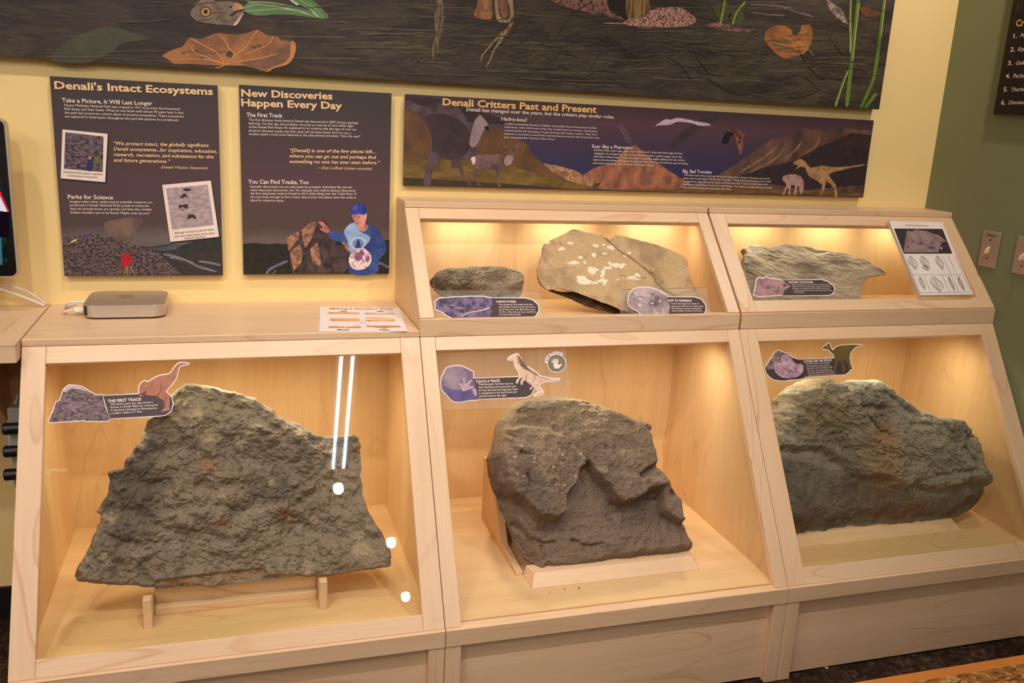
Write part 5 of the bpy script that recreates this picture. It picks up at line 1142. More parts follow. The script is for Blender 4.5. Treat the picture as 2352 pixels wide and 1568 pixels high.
for l_ in [('M', (492, 462), (545, 460)), ('Equ', (462, 634), (560, 629)), ('Gink', (436, 806), (552, 800)), ('Pachy', (402, 966), (548, 960)), ('Therizi', (380, 1136), (545, 1128)), ('Dinosau', (344, 1298), (545, 1290))]: T(t, PRIGHT, cg, [l_], 50, WHITE_T, .0006, 'list_entry', .012, .2)
strokes(t, PRIGHT, cg, [[(480, 0), (470, 60), (440, 150)], [(520, 0), (510, 60), (480, 130)]], 3, printm((82, 66, 60), (60, 46, 42), 60), .0006, 'printed_sketch')

# ------------------------------------------------------------------ stickers and labels
BANNER = printm((70, 52, 52), (62, 45, 46), 20)
WRIM = printm((238, 226, 220), (232, 218, 212), 20)
def sticker(name, label, plane, crop, parts, rim, lift, parent_thing=None):
    """parts: list of (points, material, smooth, part name); white rim grown around every part marked with rim"""
    pts = [plane.hit(*crop(p)) for p in parts[0][0]]
    t_ = parent_thing or thing(name, label, 'label', tuple(sum(pts)/len(pts)))
    for k, (p, m, sm, nm, r) in enumerate(parts):
        if r: S(t_, plane, crop, p, WRIM, lift, 'white_rim', sm, rim)
    for k, (p, m, sm, nm, r) in enumerate(parts):
        S(t_, plane, crop, p, m, lift + 0.0004 + 0.0002*k, nm, sm)
    return t_
G1 = LOW.plane(-0.0055); 
k1 = Crop(100, 820, 6.72); ROCKP = printm((130, 106, 108), (66, 50, 58), 110, (1, 1, 1.6), 5, lo=.4, hi=.62)
tyr = [(1478, 560), (1475, 480), (1500, 410), (1560, 368), (1610, 385), (1700, 330), (1800, 285), (1940, 260), (2000, 190), (2050, 125), (2110, 88), (2250, 100), (2110, 135), (2070, 230), (2040, 330), (1960, 440), (1890, 530), (1950, 590), (1945, 700), (1938, 810), (1890, 830), (1810, 842), (1860, 780), (1855, 670), (1800, 640), (1740, 600), (1640, 590), (1560, 580), (1520, 608), (1480, 595)]
st = sticker('info_sticker', 'sticker titled The First Track with brown dinosaur, on the left case glass', G1, k1, [
    ([(195, 690), (245, 680), (290, 560), (310, 500), (385, 435), (500, 440), (610, 465), (690, 520), (800, 585), (910, 580), (925, 660), (960, 780), (1025, 945), (1000, 985), (650, 985), (630, 968), (430, 985), (95, 1005), (80, 985), (150, 830)], ROCKP, 0, 'printed_rock', 1),
    ([(920, 595), (1500, 568), (1900, 560), (1975, 620), (1995, 720), (1960, 830), (1880, 890), (1800, 900), (1030, 945), (985, 800)], BANNER, 0, 'banner', 1),
    (tyr, printm((176, 112, 86), (158, 98, 76), 30), 3, 'printed_dinosaur', 1)], 2.2, .0006)
S(st, G1, k1, [(310, 510), (385, 440), (500, 448), (610, 480), (680, 530), (560, 500), (430, 490), (330, 540)], printm((206, 186, 178), (150, 128, 126), 110), .0018, 'printed_rock_top', 2)
S(st, G1, k1, [(340, 760), (380, 740), (430, 690), (495, 680), (450, 740), (540, 745), (612, 750), (560, 780), (490, 795), (530, 850), (480, 855), (420, 820), (360, 790)], printm((142, 112, 124), (128, 98, 110), 40), .0022, 'printed_track', 3)
S(st, G1, k1, [(1482, 562), (1540, 555), (1580, 515), (1590, 530), (1550, 575), (1500, 580)], printm((50, 28, 24)), .0024, 'printed_mouth')
blobs(st, G1, k1, [(1578, 448, 12, 8), (1880, 800, 8, 8), (1930, 795, 6, 14)], printm((222, 190, 160)), .0024, 'printed_details', .1)
strokes(st, G1, k1, [[(1810, 400), (1815, 470), (1790, 550), (1740, 600)], [(1880, 600), (1880, 700), (1875, 790)], [(1565, 590), (1575, 640)], [(1710, 600), (1705, 640)]], 1.2, printm((96, 56, 42)), .0024, 'printed_outline')
T(st, G1, k1, [('THE FIRST TRACK', (990, 700), (1518, 668))], 46, WHITE_T, .0020, 'title', .03)
T(st, G1, k1, [("This track's story (see sign above) is", (1030, 742), (1688, 706)), ('famous in Denali. Made by a theropod,', (1030, 788), (1766, 748)), ('it may have belonged to Nanuqsaurus,', (1032, 832), (1756, 795)), ('a smaller relative of T-Rex.', (1032, 880), (1528, 850))], 32, WHITE_T, .0020, 'paragraph', .008)
def smear(name, label, plane, crop, lines, w):
    o = strokes(None, plane, crop, lines, w, glassm('dust_smear', (1, 1, 1), 1.0, 0.16), .0006, name); tag(o, label, 'smudge')
smear('glass_smudge', 'faint pale wipe mark on the left case glass', G1, Crop(0, 780, 825/200), [[(430, 1245), (460, 1255), (490, 1225), (530, 1232), (580, 1240), (640, 1222)]], 5)

# acrylic sheet with the Touch a Track label
A2P = LOW.plane(-0.012); k2 = Crop(1000, 800, 7.35)
def acrylic(name, label, plane, pts, thick=0.003):
    q = [plane.hit(*p) for p in pts]; t_ = thing(name, label, 'label', tuple(sum(q)/len(q)))
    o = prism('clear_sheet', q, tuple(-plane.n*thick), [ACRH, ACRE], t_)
    for f in o.data.polygons:
        if len(f.vertices) == 4 and len(pts) != 4: f.material_index = 1
        if f.area < 0.0012 and len(pts) == 4: f.material_index = 1
    return t_
cor = [(998.5, 803.5), (1298, 795), (1302, 830), (1309, 881)] + [(1309 - 33*(1 - math.cos(a)) , 881 + 51*math.sin(a) + 0*a) for a in np.linspace(0.25, 1.5, 8)] + [(1240, 934), (1100, 939), (1011, 942)]
st = acrylic('acrylic_label', 'clear acrylic label titled Touch a Track hanging in the open case', A2P, cor)
ther = [(1225, 175), (1280, 130), (1350, 100), (1400, 98), (1410, 140), (1445, 175), (1410, 185), (1400, 215), (1430, 270), (1470, 300), (1560, 315), (1640, 365), (1700, 400), (1760, 465), (1900, 495), (2000, 515), (2100, 508), (2060, 535), (1950, 550), (1840, 560), (1750, 610), (1760, 660), (1812, 720), (1800, 770), (1720, 785), (1680, 805), (1670, 780), (1740, 740), (1720, 690), (1660, 650), (1620, 690), (1595, 700), (1600, 660), (1640, 630), (1560, 590), (1520, 540), (1480, 560), (1465, 620), (1440, 600), (1440, 540), (1480, 490), (1420, 520), (1390, 590), (1360, 585), (1370, 530), (1420, 470), (1415, 400), (1350, 300), (1335, 200), (1300, 190), (1250, 195)]
sticker('x', 'x', A2P, k2, [
    ([(95, 530), (140, 420), (200, 325), (370, 292), (480, 315), (600, 380), (640, 400), (640, 500), (655, 600), (700, 760), (715, 850), (690, 865), (560, 870), (400, 900), (290, 880), (240, 830), (170, 750), (110, 690)], printm((158, 136, 140), (96, 80, 112), 14, (1, 1, 1)), 2, 'printed_rock', 1),
    ([(640, 510), (1400, 480), (1560, 520), (1660, 600), (1665, 680), (1610, 780), (1520, 820), (720, 850), (690, 700)], BANNER, 0, 'banner', 1),
    (ther, printm((224, 190, 164), (204, 168, 144), 30), 2, 'printed_dinosaur', 1)], 2.0, .0006, st)
S(st, A2P, k2, [(130, 620), (300, 700), (560, 690), (700, 780), (712, 848), (560, 866), (400, 896), (290, 876), (240, 826), (170, 746)], printm((104, 86, 140), (78, 64, 116), 30), .0020, 'printed_rock_shade', 2)
S(st, A2P, k2, [(385, 585), (420, 580), (470, 620), (460, 520), (485, 480), (505, 520), (505, 600), (580, 540), (615, 530), (612, 560), (560, 625), (610, 635), (660, 640), (640, 665), (570, 690), (500, 720), (450, 715), (430, 660)], printm((186, 156, 170), (168, 138, 152), 40), .0026, 'printed_track', 2)
S(st, A2P, k2, [(625, 690), (650, 670), (690, 690), (705, 790), (670, 800), (640, 760)], printm((176, 146, 162)), .0026, 'printed_track', 2)
S(st, A2P, k2, [(1440, 290), (1560, 320), (1640, 370), (1700, 405), (1760, 470), (1900, 500), (1980, 520), (1800, 490), (1700, 450), (1600, 380), (1480, 340), (1400, 240), (1370, 120), (1400, 110), (1420, 190)], printm((134, 102, 88), (182, 146, 124), 90), .0026, 'printed_feathers', 1)
strokes(st, A2P, k2, [[(1570, 430), (1530, 490), (1540, 560), (1620, 600)], [(1660, 440), (1680, 500), (1640, 570)], [(1690, 610), (1740, 620)]], 1.2, printm((150, 116, 98)), .0028, 'printed_outline')
T(st, A2P, k2, [('TOUCH A TRACK', (684, 582), (1096, 562))], 46, WHITE_T, .0024, 'title', .03)
T(st, A2P, k2, [('Therizinosaurs had four toes on', (724, 622), (1312, 604)), ('their hind feet and stood just over', (726, 672), (1365, 652)), ('six feet tall. See how big your hand', (730, 722), (1390, 700)), ('is compared to the hind track and', (738, 770), (1370, 748)), ('partial track to the right.', (742, 820), (1208, 804))], 36, WHITE_T, .0024, 'paragraph', .010)
# round hand badge
def ring(cx, cy, rx, ry, n=36): return [(cx + rx*math.cos(2*math.pi*i/n), cy + ry*math.sin(2*math.pi*i/n)) for i in range(n)]
S(st, A2P, k2, ring(2046, 250, 160, 156), WRIM, .0008, 'badge_rim')
S(st, A2P, k2, ring(2046, 250, 148, 144), printm((84, 96, 112), (96, 108, 122), 30), .0011, 'badge_border')
S(st, A2P, k2, ring(2046, 250, 120, 116), printm((136, 116, 66), (126, 106, 60), 30), .0014, 'badge_field')
S(st, A2P, k2, [(1995, 270), (2020, 250), (2060, 250), (2085, 275), (2120, 262), (2140, 270), (2110, 300), (2090, 330), (2050, 338), (2015, 330)], WRIM, .0017, 'hand_palm', 3)
strokes(st, A2P, k2, [[(2005, 252), (1985, 225), (1966, 208)], [(2022, 245), (2010, 210), (1994, 180)], [(2042, 242), (2038, 205), (2032, 174)], [(2060, 246), (2064, 215), (2064, 180)]], 2.6, WRIM, .0017, 'hand_fingers')
for s_, a0 in (('P', 190), ('L', 200), ('E', 209), ('A', 217), ('S', 225), ('E', 234), ('T', 256), ('O', 266), ('U', 277), ('C', 287), ('H', 297)):
    a = math.radians(a0); cx, cy = 2046 + 176*math.cos(a), 250 + 172*math.sin(a)
    tx, ty = -math.sin(a), math.cos(a)
    blobs(st, A2P, k2, [(cx, cy, 27, 26)], WRIM, .0007, 'badge_letter_back', .05)
    T(st, A2P, k2, [(s_, (cx - 11*tx + 12*-math.cos(a)*-1*0 - 12*math.cos(a), cy - 11*ty - 12*math.sin(a)), (cx + 11*tx - 12*math.cos(a), cy + 11*ty - 12*math.sin(a)))], 24, printm((92, 78, 70)), .0012, 'badge_letter', .02)
# sticker on the right case glass
k3 = Crop(1750, 780, 9.408)
had = [(1310, 170), (1350, 140), (1400, 120), (1420, 85), (1465, 80), (1475, 130), (1500, 190), (1545, 225), (1600, 160), (1700, 125), (1850, 110), (2050, 108), (2200, 118), (2080, 130), (2000, 180), (1930, 260), (1905, 330), (1895, 420), (1915, 520), (1945, 590), (1950, 640), (1880, 640), (1870, 560), (1820, 470), (1760, 440), (1780, 560), (1795, 690), (1755, 690), (1740, 600), (1700, 460), (1640, 460), (1610, 560), (1590, 660), (1550, 660), (1570, 540), (1570, 400), (1550, 320), (1490, 260), (1430, 205), (1370, 195), (1320, 200)]
st = sticker('info_sticker', 'sticker titled A Walk on the Wood with olive dinosaur, on the right lower glass', G1, k3, [
    ([(70, 600), (150, 480), (230, 350), (290, 260), (370, 230), (440, 270), (520, 290), (600, 310), (650, 380), (780, 430), (900, 480), (920, 600), (930, 820), (800, 850), (600, 860), (480, 885), (260, 860), (160, 790), (95, 710)], printm((70, 54, 52), (52, 38, 38), 30), 0, 'printed_dark_rock', 1),
    ([(770, 430), (1560, 400), (1900, 420), (1920, 560), (1880, 690), (1800, 745), (940, 800), (900, 600)], BANNER, 0, 'banner', 1),
    (had, printm((112, 92, 42), (94, 76, 36), 24), 2, 'printed_dinosaur', 1)], 1.8, .0006)
S(st, G1, k3, [(80, 590), (150, 480), (230, 350), (290, 265), (370, 236), (440, 280), (420, 330), (400, 440), (380, 480), (330, 470), (260, 440), (240, 520), (250, 640), (130, 640)], printm((160, 132, 124), (92, 70, 66), 60), .0020, 'printed_rock', 1)
S(st, G1, k3, [(250, 460), (270, 440), (330, 460), (385, 480), (405, 440), (410, 370), (440, 320), (520, 295), (590, 310), (640, 380), (690, 470), (760, 515), (840, 510), (900, 560), (890, 680), (820, 770), (700, 820), (520, 830), (400, 800), (310, 730), (260, 620)], printm((196, 160, 168), (142, 110, 124), 60), .0023, 'printed_footprint', 2)
strokes(st, G1, k3, [[(250, 460), (270, 440), (330, 460), (385, 480), (405, 440), (410, 370), (440, 320), (520, 295), (590, 310), (640, 380), (690, 470), (760, 515), (840, 510)]], .9, printm((58, 48, 50)), .0026, 'printed_outline')
blobs(st, G1, k3, [(480, 400, 20, 10), (530, 430, 24, 8), (600, 380, 16, 18), (700, 610, 26, 18), (740, 640, 20, 12), (620, 680, 30, 18), (670, 695, 14, 16)], printm((96, 72, 80)), .0026, 'printed_marks', .3)
T(st, G1, k3, [('A WALK ON THE WOOD', (906, 490), (1516, 462))], 50, WHITE_T, .0022, 'title', .03)
T(st, G1, k3, [('The plant fossils on this boulder', (945, 532), (1475, 508)), ('were pressed into the mud by a', (958, 585), (1482, 560)), ('hadrosaur who was taking a walk.', (975, 632), (1530, 606)), ('See if you can pick out both the', (988, 682), (1508, 660)), ('enormous three-toed track and the', (992, 732), (1572, 702)), ('many tiny plants preserved within it.', (1002, 780), (1600, 750))], 34, WHITE_T, .0022, 'paragraph', .006)
# labels in the upper cases
U0 = UPP.plane(-0.010); k4 = Crop(970, 510, 2352/670)
cor = [k4(p) for p in [(70, 552), (900, 550), (940, 560), (962, 590), (968, 640), (986, 760), (95, 775)]]
st = acrylic('acrylic_label', 'clear acrylic label titled Living Fossil in front of the small dark stone', U0, cor)
sticker('x', 'x', U0, k4, [
    ([(105, 640), (140, 615), (250, 606), (400, 600), (480, 600), (560, 612), (580, 640), (590, 700), (560, 765), (240, 770), (190, 745), (170, 725), (105, 700)], printm((120, 100, 132), (62, 48, 76), 60, lo=.4, hi=.6), 0, 'printed_rock', 1),
    ([(560, 612), (830, 614), (890, 630), (930, 665), (938, 710), (910, 755), (860, 764), (540, 766), (580, 690)], BANNER, 0, 'banner', 1)], 2.0, .0006, st)
strokes(st, U0, k4, [[(310, 762), (360, 735), (420, 720), (500, 705), (548, 685)]], 3.4, printm((200, 178, 172), (170, 148, 146), 60), .0018, 'printed_stem')
blobs(st, U0, k4, [(300, 695, 50, 14), (250, 670, 30, 10), (430, 690, 26, 10), (460, 640, 30, 8), (300, 740, 30, 10)], printm((150, 120, 140), (110, 84, 110), 90), .0016, 'printed_ridges', .4)
T(st, U0, k4, [('LIVING FOSSIL', (596, 648), (760, 648))], 17, WHITE_T, .0018, 'title', .03)
T(st, U0, k4, [('This equisetum (horsetail) fossil may', (616, 669), (892, 669)), ('look familiar because it has thrived on', (618, 689), (910, 689)), ('forest floors for over 400 million years.', (618, 709), (914, 709)), ('Go for a hike and see if you can find it', (620, 729), (916, 729)), ('in present-day Denali!', (622, 749), (794, 749))], 13, WHITE_T, .0018, 'paragraph', .008)
cor = [k4(p) for p in [(1590, 560), (1600, 548), (1640, 543), (2290, 525), (2328, 740), (1602, 752)]]
st = acrylic('acrylic_label', 'clear acrylic label titled Not So Different in front of the pale slab', U0, cor)
sticker('x', 'x', U0, k4, [
    ([(1670, 590), (1700, 545), (1760, 528), (1830, 530), (1890, 545), (1960, 585), (1985, 620), (2000, 680), (1990, 742), (1790, 746), (1740, 715), (1690, 690), (1662, 655)], printm((190, 168, 164), (92, 74, 88), 20), 2, 'printed_rock', 1),
    ([(1975, 604), (2200, 606), (2250, 625), (2282, 668), (2284, 710), (2268, 738), (1985, 744), (1998, 680)], BANNER, 0, 'banner', 1)], 2.0, .0006, st)
strokes(st, U0, k4, [[(1735, 605), (1760, 600), (1790, 610)], [(1760, 600), (1750, 570)], [(1845, 580), (1865, 575), (1880, 560)], [(1865, 575), (1860, 595)], [(1815, 600), (1835, 605), (1850, 590)], [(1895, 625), (1915, 635), (1930, 620)], [(1840, 660), (1860, 665), (1875, 650)]], 1.0, printm((62, 48, 56)), .0018, 'printed_bird_tracks')
blobs(st, U0, k4, [(1722, 570, 14, 12), (1755, 615, 16, 10), (1830, 600, 14, 10), (1855, 655, 16, 10), (1915, 635, 14, 12), (1755, 670, 18, 12)], printm((206, 188, 186)), .0016, 'printed_marks', .3)
T(st, U0, k4, [('NOT SO DIFFERENT', (1987, 640), (2178, 642))], 18, WHITE_T, .0018, 'title', .03)
T(st, U0, k4, [('These tracks might look similar to', (2005, 662), (2232, 662)), ('tracks you would see on a beach today.', (2008, 682), (2268, 682)), ('They belong to ancient wading birds', (2010, 701), (2250, 701)), ('that are similar to modern shorebirds.', (2012, 720), (2262, 720))], 13, WHITE_T, .0018, 'paragraph', .008)
UG = UPP.plane(-0.0055); k5 = Crop(1690, 540, 2352/370)
st = sticker('info_sticker', 'sticker titled Ancient Ecosystem with a pink rock, on the upper case glass', UG, k5, [
    ([(310, 640), (325, 620), (390, 640), (440, 608), (480, 630), (640, 652), (700, 668), (800, 740), (720, 780), (690, 870), (350, 890), (260, 865), (285, 780)], printm((182, 136, 130), (134, 98, 112), 30), 0, 'printed_rock', 1),
    ([(690, 656), (1250, 652), (1340, 680), (1420, 740), (1440, 790), (1410, 850), (1350, 872), (680, 880), (720, 790), (805, 742)], BANNER, 0, 'banner', 1)], 2.2, .0006)
blobs(st, UG, k5, [(390, 745, 20, 8), (480, 760, 36, 18), (545, 745, 28, 8), (625, 760, 10, 26), (590, 820, 36, 16), (720, 730, 30, 22)], printm((98, 70, 80), (130, 98, 104), 60), .0018, 'printed_fossils', .35)
T(st, UG, k5, [('ANCIENT ECOSYSTEM', (772, 698), (1130, 698))], 28, WHITE_T, .0018, 'title', .03)
T(st, UG, k5, [('Plant fossils give us clues about how Denali looked', (815, 725), (1365, 728)), ('different 70 million years ago. Imagine a forest that', (828, 754), (1390, 757)), ('had been relocated from the modern Denali, and', (835, 783), (1370, 786)), ('would have looked similar to the east coast of the', (845, 812), (1405, 814)), ('United States.', (855, 840), (1005, 840))], 19, WHITE_T, .0018, 'paragraph', .004)
# leaf guide in its clear holder, leaning on the upper right case
LGP = UPP.plane(0.016); kg = Crop(2020, 490, 1792/240)
qd = [LGP.hit(*kg(p)) for p in [(160, 130), (1075, 150), (1612, 1388), (700, 1402)]]
t = thing('leaf_guide_holder', 'white leaf identification sheets in a clear holder on the upper right case', 'leaflet', tuple(sum(qd)/4))
PAPER = printm((236, 224, 216), (230, 216, 208), 10)
prism('paper_stack', qd, tuple(-LGP.n*0.010), PAPER, t, bev=0)
def lerp(a, b, k): return a + (b - a)*k
lft = [qd[0] + (qd[0] - qd[1])/np.linalg.norm(qd[0] - qd[1])*0.006, qd[3] + (qd[3] - qd[2])/np.linalg.norm(qd[3] - qd[2])*0.006]
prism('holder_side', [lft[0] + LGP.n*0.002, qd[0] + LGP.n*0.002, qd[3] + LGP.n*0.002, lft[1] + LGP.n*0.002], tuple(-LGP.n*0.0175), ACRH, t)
S(t, LGP, kg, [(250, 258), (1080, 265), (1250, 688), (415, 690)], printm((62, 48, 46), (52, 40, 38), 20), .0004, 'printed_photo_ground')
S(t, LGP, kg, [(470, 290), (560, 310), (620, 270), (700, 285), (800, 300), (900, 340), (1010, 370), (1080, 420), (1165, 480), (1070, 500), (1030, 580), (1010, 665), (410, 670), (440, 480)], printm((160, 132, 130), (120, 98, 100), 40), .0007, 'printed_photo_rock', 1)
blobs(t, LGP, kg, [(590, 475, 30, 8), (720, 515, 60, 22), (800, 470, 34, 6), (905, 500, 14, 40), (890, 590, 70, 22), (490, 575, 30, 14)], printm((96, 80, 84)), .0010, 'printed_fossils', .3)
blobs(t, LGP, kg, [(1062, 595, 14, 26)], printm((232, 196, 180)), .0010, 'printed_scale_mark', .1)
PENC = printm((150, 136, 132), (128, 114, 112), 60)
lines = [[(430, 700), (700, 1360)], [(575, 1050), (1425, 1050)], [(700, 1360), (1570, 1350)], [(1085, 730), (1360, 1350)], [(760, 1060), (885, 1345)], [(1080, 1060), (1205, 1345)], [(1300, 720), (1570, 1350)], [(1180, 730), (1310, 1010)]]
strokes(t, LGP, kg, lines, 1.0, PENC, .0006, 'printed_frame_lines', 0)
def leafl(cx, cy, ln, wd, n=6):
    """outline, midrib and side veins of one drawn leaf leaning with the sheet"""
    d = np.array([0.40, 0.92]); p = np.array([0.92, 0.10]); c = np.array([cx, cy]); o = []
    A, B = c - d*ln/2, c + d*ln/2
    o.append([tuple(A), tuple(c + p*wd*-0.5 - d*ln*.05), tuple(B)]); o.append([tuple(A), tuple(c + p*wd*.5), tuple(B)]); o.append([tuple(A), tuple(B + d*ln*.08)])
    for i in range(n):
        m = A + d*ln*(i + 1)/(n + 1.5); w_ = wd*.42*math.sin(math.pi*(i + 1)/(n + 1))
        o.append([tuple(m + d*ln*.10), tuple(m + p*w_)]); o.append([tuple(m + d*ln*.10), tuple(m - p*w_)])
    return o
for lf in [(575, 840, 250, 150, 6), (775, 830, 230, 150, 6), (1035, 840, 260, 130, 6), (735, 1190, 240, 80, 4), (985, 1210, 290, 230, 8), (1235, 1200, 270, 50, 4), (1400, 1200, 270, 70, 10), (800, 930, 100, 150, 3)]:
    strokes(t, LGP, kg, leafl(*lf), .8, printm((122, 108, 104), (100, 88, 86), 60), .0008, 'printed_leaf', 4)
T(t, LGP, kg, [('Plant Fossil Identification', (455, 212), (850, 222))], 26, PENC, .0008, 'title', .0)

# making-a-print sheet on the worktop
PTOP = Plane((0, 0, 1), (0, 0, ZT + 0.0006)); ks = Crop(720, 690, 2352/230)
q = [PTOP.hit(*ks(p)) for p in [(158, 150), (2015, 170), (2205, 722), (135, 718)]]
t = thing('instruction_sheet', 'white printed sheet titled Making a Dinosaur Print on the worktop', 'paper', tuple(sum(q)/4))
prism('paper', q, (0, 0, -0.0004), printm((240, 228, 222), (236, 222, 216), 10), t)
OB = printm((232, 176, 122), (222, 164, 110), 30)
for p in [[(335, 270), (550, 268), (620, 262), (780, 262), (880, 280), (1085, 282), (1085, 318), (335, 312)], [(1195, 288), (1400, 290), (1540, 300), (1700, 292), (1890, 292), (1895, 326), (1195, 322)], [(380, 412), (1075, 420), (1082, 486), (380, 482)],
          [(1240, 392), (1910, 420), (1905, 440), (1500, 435), (1380, 425), (1215, 410)], [(1215, 440), (1400, 452), (1600, 455), (1730, 460), (1910, 448), (1915, 490), (1215, 485)]]: S(t, PTOP, ks, p, OB, .0003, 'printed_layer')
S(t, PTOP, ks, [(350, 598), (555, 598), (580, 608), (700, 608), (740, 632), (790, 608), (920, 612), (940, 600), (1115, 604), (1122, 644), (350, 640)], printm((218, 148, 104), (208, 138, 96), 30), .0003, 'printed_mould')
S(t, PTOP, ks, [(1250, 590), (2040, 590), (2050, 624), (1850, 628), (1720, 640), (1690, 658), (1630, 654), (1600, 636), (1470, 636), (1450, 624), (1255, 622)], printm((204, 136, 98), (192, 124, 90), 30), .0003, 'printed_cast')
blobs(t, PTOP, ks, [(700, 256, 80, 16), (1580, 252, 90, 12)], printm((176, 144, 92), (150, 120, 76), 60), .0005, 'printed_dinosaur_foot', .3)
blobs(t, PTOP, ks, [(420, 298, 16, 8), (1280, 306, 20, 6), (475, 465, 24, 8), (1310, 472, 26, 10)], printm((132, 96, 66)), .0005, 'printed_pebbles', .3)
strokes(t, PTOP, ks, [[(990, 570), (1070, 570), (1070, 520), (1225, 520), (1235, 570), (1310, 572)]], .8, printm((176, 160, 156)), .0004, 'printed_bracket', 0)
T(t, PTOP, ks, [('Making a Dinosaur Print', (370, 202), (1875, 212))], 30, printm((150, 124, 96), (130, 106, 82), 40), .0005, 'title', .015, .2)
T(t, PTOP, ks, [('Mold', (555, 694), (832, 694))], 24, printm((40, 32, 32)), .0005, 'caption', .03)
T(t, PTOP, ks, [('Cast', (1545, 696), (1785, 698))], 24, printm((40, 32, 32)), .0005, 'captions', .03)

# ------------------------------------------------------------------ small computer, monitor, cables
ALU = plain('aluminium', (206, 194, 182), 0.34, 0.5, 0.65, 0.02, 200)
ALUT = plain('aluminium_top', (184, 164, 146), 0.42, 0.5, 0.55, 0.02, 200)
BLK = plain('black_plastic', (22, 20, 20), 0.35)
def rrect(x0_, x1_, y0_, y1_, r, n=8):
    P = []
    for cx, cy, a0 in ((x1_ - r, y1_ - r, 0), (x0_ + r, y1_ - r, 90), (x0_ + r, y0_ + r, 180), (x1_ - r, y0_ + r, 270)):
        for i in range(n + 1):
            a = math.radians(a0 + 90*i/n); P.append((cx + r*math.cos(a), cy + r*math.sin(a)))
    return P
mx0, mx1, my0, my1 = 0.104, 0.298, -0.190, -0.004
t = thing('mini_computer', 'flat silver mini computer with rounded corners on the worktop', 'computer', ((mx0 + mx1)/2, (my0 + my1)/2, ZT))
prism('foot', [(x, y, ZT + 0.0002) for x, y in rrect(mx0 + .008, mx1 - .008, my0 + .008, my1 - .008, .028)], (0, 0, 0.0048), BLK, t)
body = prism('body', [(x, y, ZT + 0.005) for x, y in rrect(mx0, mx1, my0, my1, .030)], (0, 0, 0.031), ALU, t, bev=0.0012)
prism('top_plate', [(x, y, ZT + 0.0361) for x, y in rrect(mx0 + .0016, mx1 - .0016, my0 + .0016, my1 - .0016, .0285)], (0, 0, 0.0006), ALUT, t)
for m_ in body.data.polygons: m_.use_smooth = False
cxp, cyp, rp = mx0 + .030, my0 + .030, .0308                      # port panel wraps round the rounded corner
arc = [(mx0 - .0008, my1 - .03)] + [(cxp + rp*math.cos(math.radians(a)), cyp + rp*math.sin(math.radians(a))) for a in range(180, 233, 6)]
bm = bmesh.new(); lo_ = [bm.verts.new((x, y, ZT + .009)) for x, y in arc]; hi_ = [bm.verts.new((x, y, ZT + .0335)) for x, y in arc]
for i in range(len(arc) - 1): bm.faces.new((lo_[i], lo_[i + 1], hi_[i + 1], hi_[i]))
from_bm('port_panel', bm, BLK, t)
# fruit emblem lying on the lid (stem to the left)
PLID = Plane((0, 0, 1), (0, 0, ZT + 0.0368)); km = Crop(150, 620, 7.84)
LOGO = plain('logo_dark', (128, 100, 70), 0.3, 0.5, 0.3)
S(t, PLID, km, [(945, 465), (958, 446), (1010, 442), (1070, 447), (1130, 440), (1190, 437), (1232, 448), (1236, 466), (1205, 472), (1232, 480), (1190, 490), (1130, 491), (1070, 496), (1000, 495), (955, 484)], LOGO, .0003, 'emblem', 3)
S(t, PLID, km, [(862, 464), (900, 457), (932, 462), (905, 468)], LOGO, .0003, 'emblem_leaf', 3)
CABW = plain('white_cable', (232, 224, 216), 0.45)
cb1 = tube('power_cable', [(mx0 - .001, -0.10, ZT + .026), (0.070, -0.10, ZT + .027), (0.052, -0.085, ZT + .018), (0.045, -0.06, ZT + .006), (0.052, -0.03, ZT + .0035), (0.062, -0.012, ZT + .0035)], 0.0030, CABW)
tag(cb1, 'short white cable looping out of the mini computer', 'cable')
t = thing('white_plug', 'white rectangular plug in the back of the mini computer', 'plug', (0.095, -0.135, ZT + .012))
box('plug_body', 0.078, mx0 - .0012, -0.150, -0.128, ZT + .010, ZT + .022, CABW, t, bev=.002)
tube('plug_cord', [(0.079, -0.139, ZT + .015), (0.060, -0.139, ZT + .012), (0.050, -0.128, ZT + .005), (0.056, -0.11, ZT + .003)], 0.0022, CABW, t)
PB = Plane((0, -1, 0), (0, -0.05, 0)); PB2 = Plane((0, -1, 0), (0, -0.02, 0))
for k, (a, lab) in enumerate([([(-60, 640), (0, 652), (60, 668), (105, 686)], 'upper white cable running from the monitor down to the worktop'), ([(-60, 645), (0, 660), (60, 681), (103, 695)], 'lower white cable running from the monitor down to the worktop')]):
    pts = [Plane((0, -1, 0), (0, -0.06 + 0.012*i, 0)).hit(*p) for i, p in enumerate(a)]
    pts = [q_ - np.array([0, 0.012*k, 0]) for q_ in pts]; pts[-1] = np.array([pts[-1][0], -0.02 - 0.014*k, ZT + 0.0045])
    tag(tube('monitor_cable', pts, 0.0038, CABW), lab, 'cable', 'white cables by the monitor')
# monitor
MY = -0.115; PMON = Plane((0, -1, 0), (0, MY, 0))
rt_ = PMON.hit(20.5, 272); rb_ = PMON.hit(35, 637)
xr = (rt_[0] + rb_[0])/2; zt_, zb_ = rt_[2], rb_[2]; wM = 0.58
t = thing('monitor', 'flat monitor with black bezel and rounded silver rim at the left edge', 'monitor', (xr - wM/2, -0.15, ZT))
prism('shell', [(x, MY + 0.0005, z) for x, z in rrect(xr - wM, xr, zb_, zt_, .018)], (0, 0.030, 0), ALU, t, bev=.002)
prism('bezel', [(x, MY, z) for x, z in rrect(xr - wM + .004, xr - .004, zb_ + .004, zt_ - .004, .015)], (0, -0.0012, 0), plain('bezel_black', (14, 12, 13), 0.15), t)
SCRN = NT('screen_picture'); _e = SCRN.n('ShaderNodeEmission'); _v = SCRN.objvec(False); _f = SCRN.noise(_v, 9, 4)
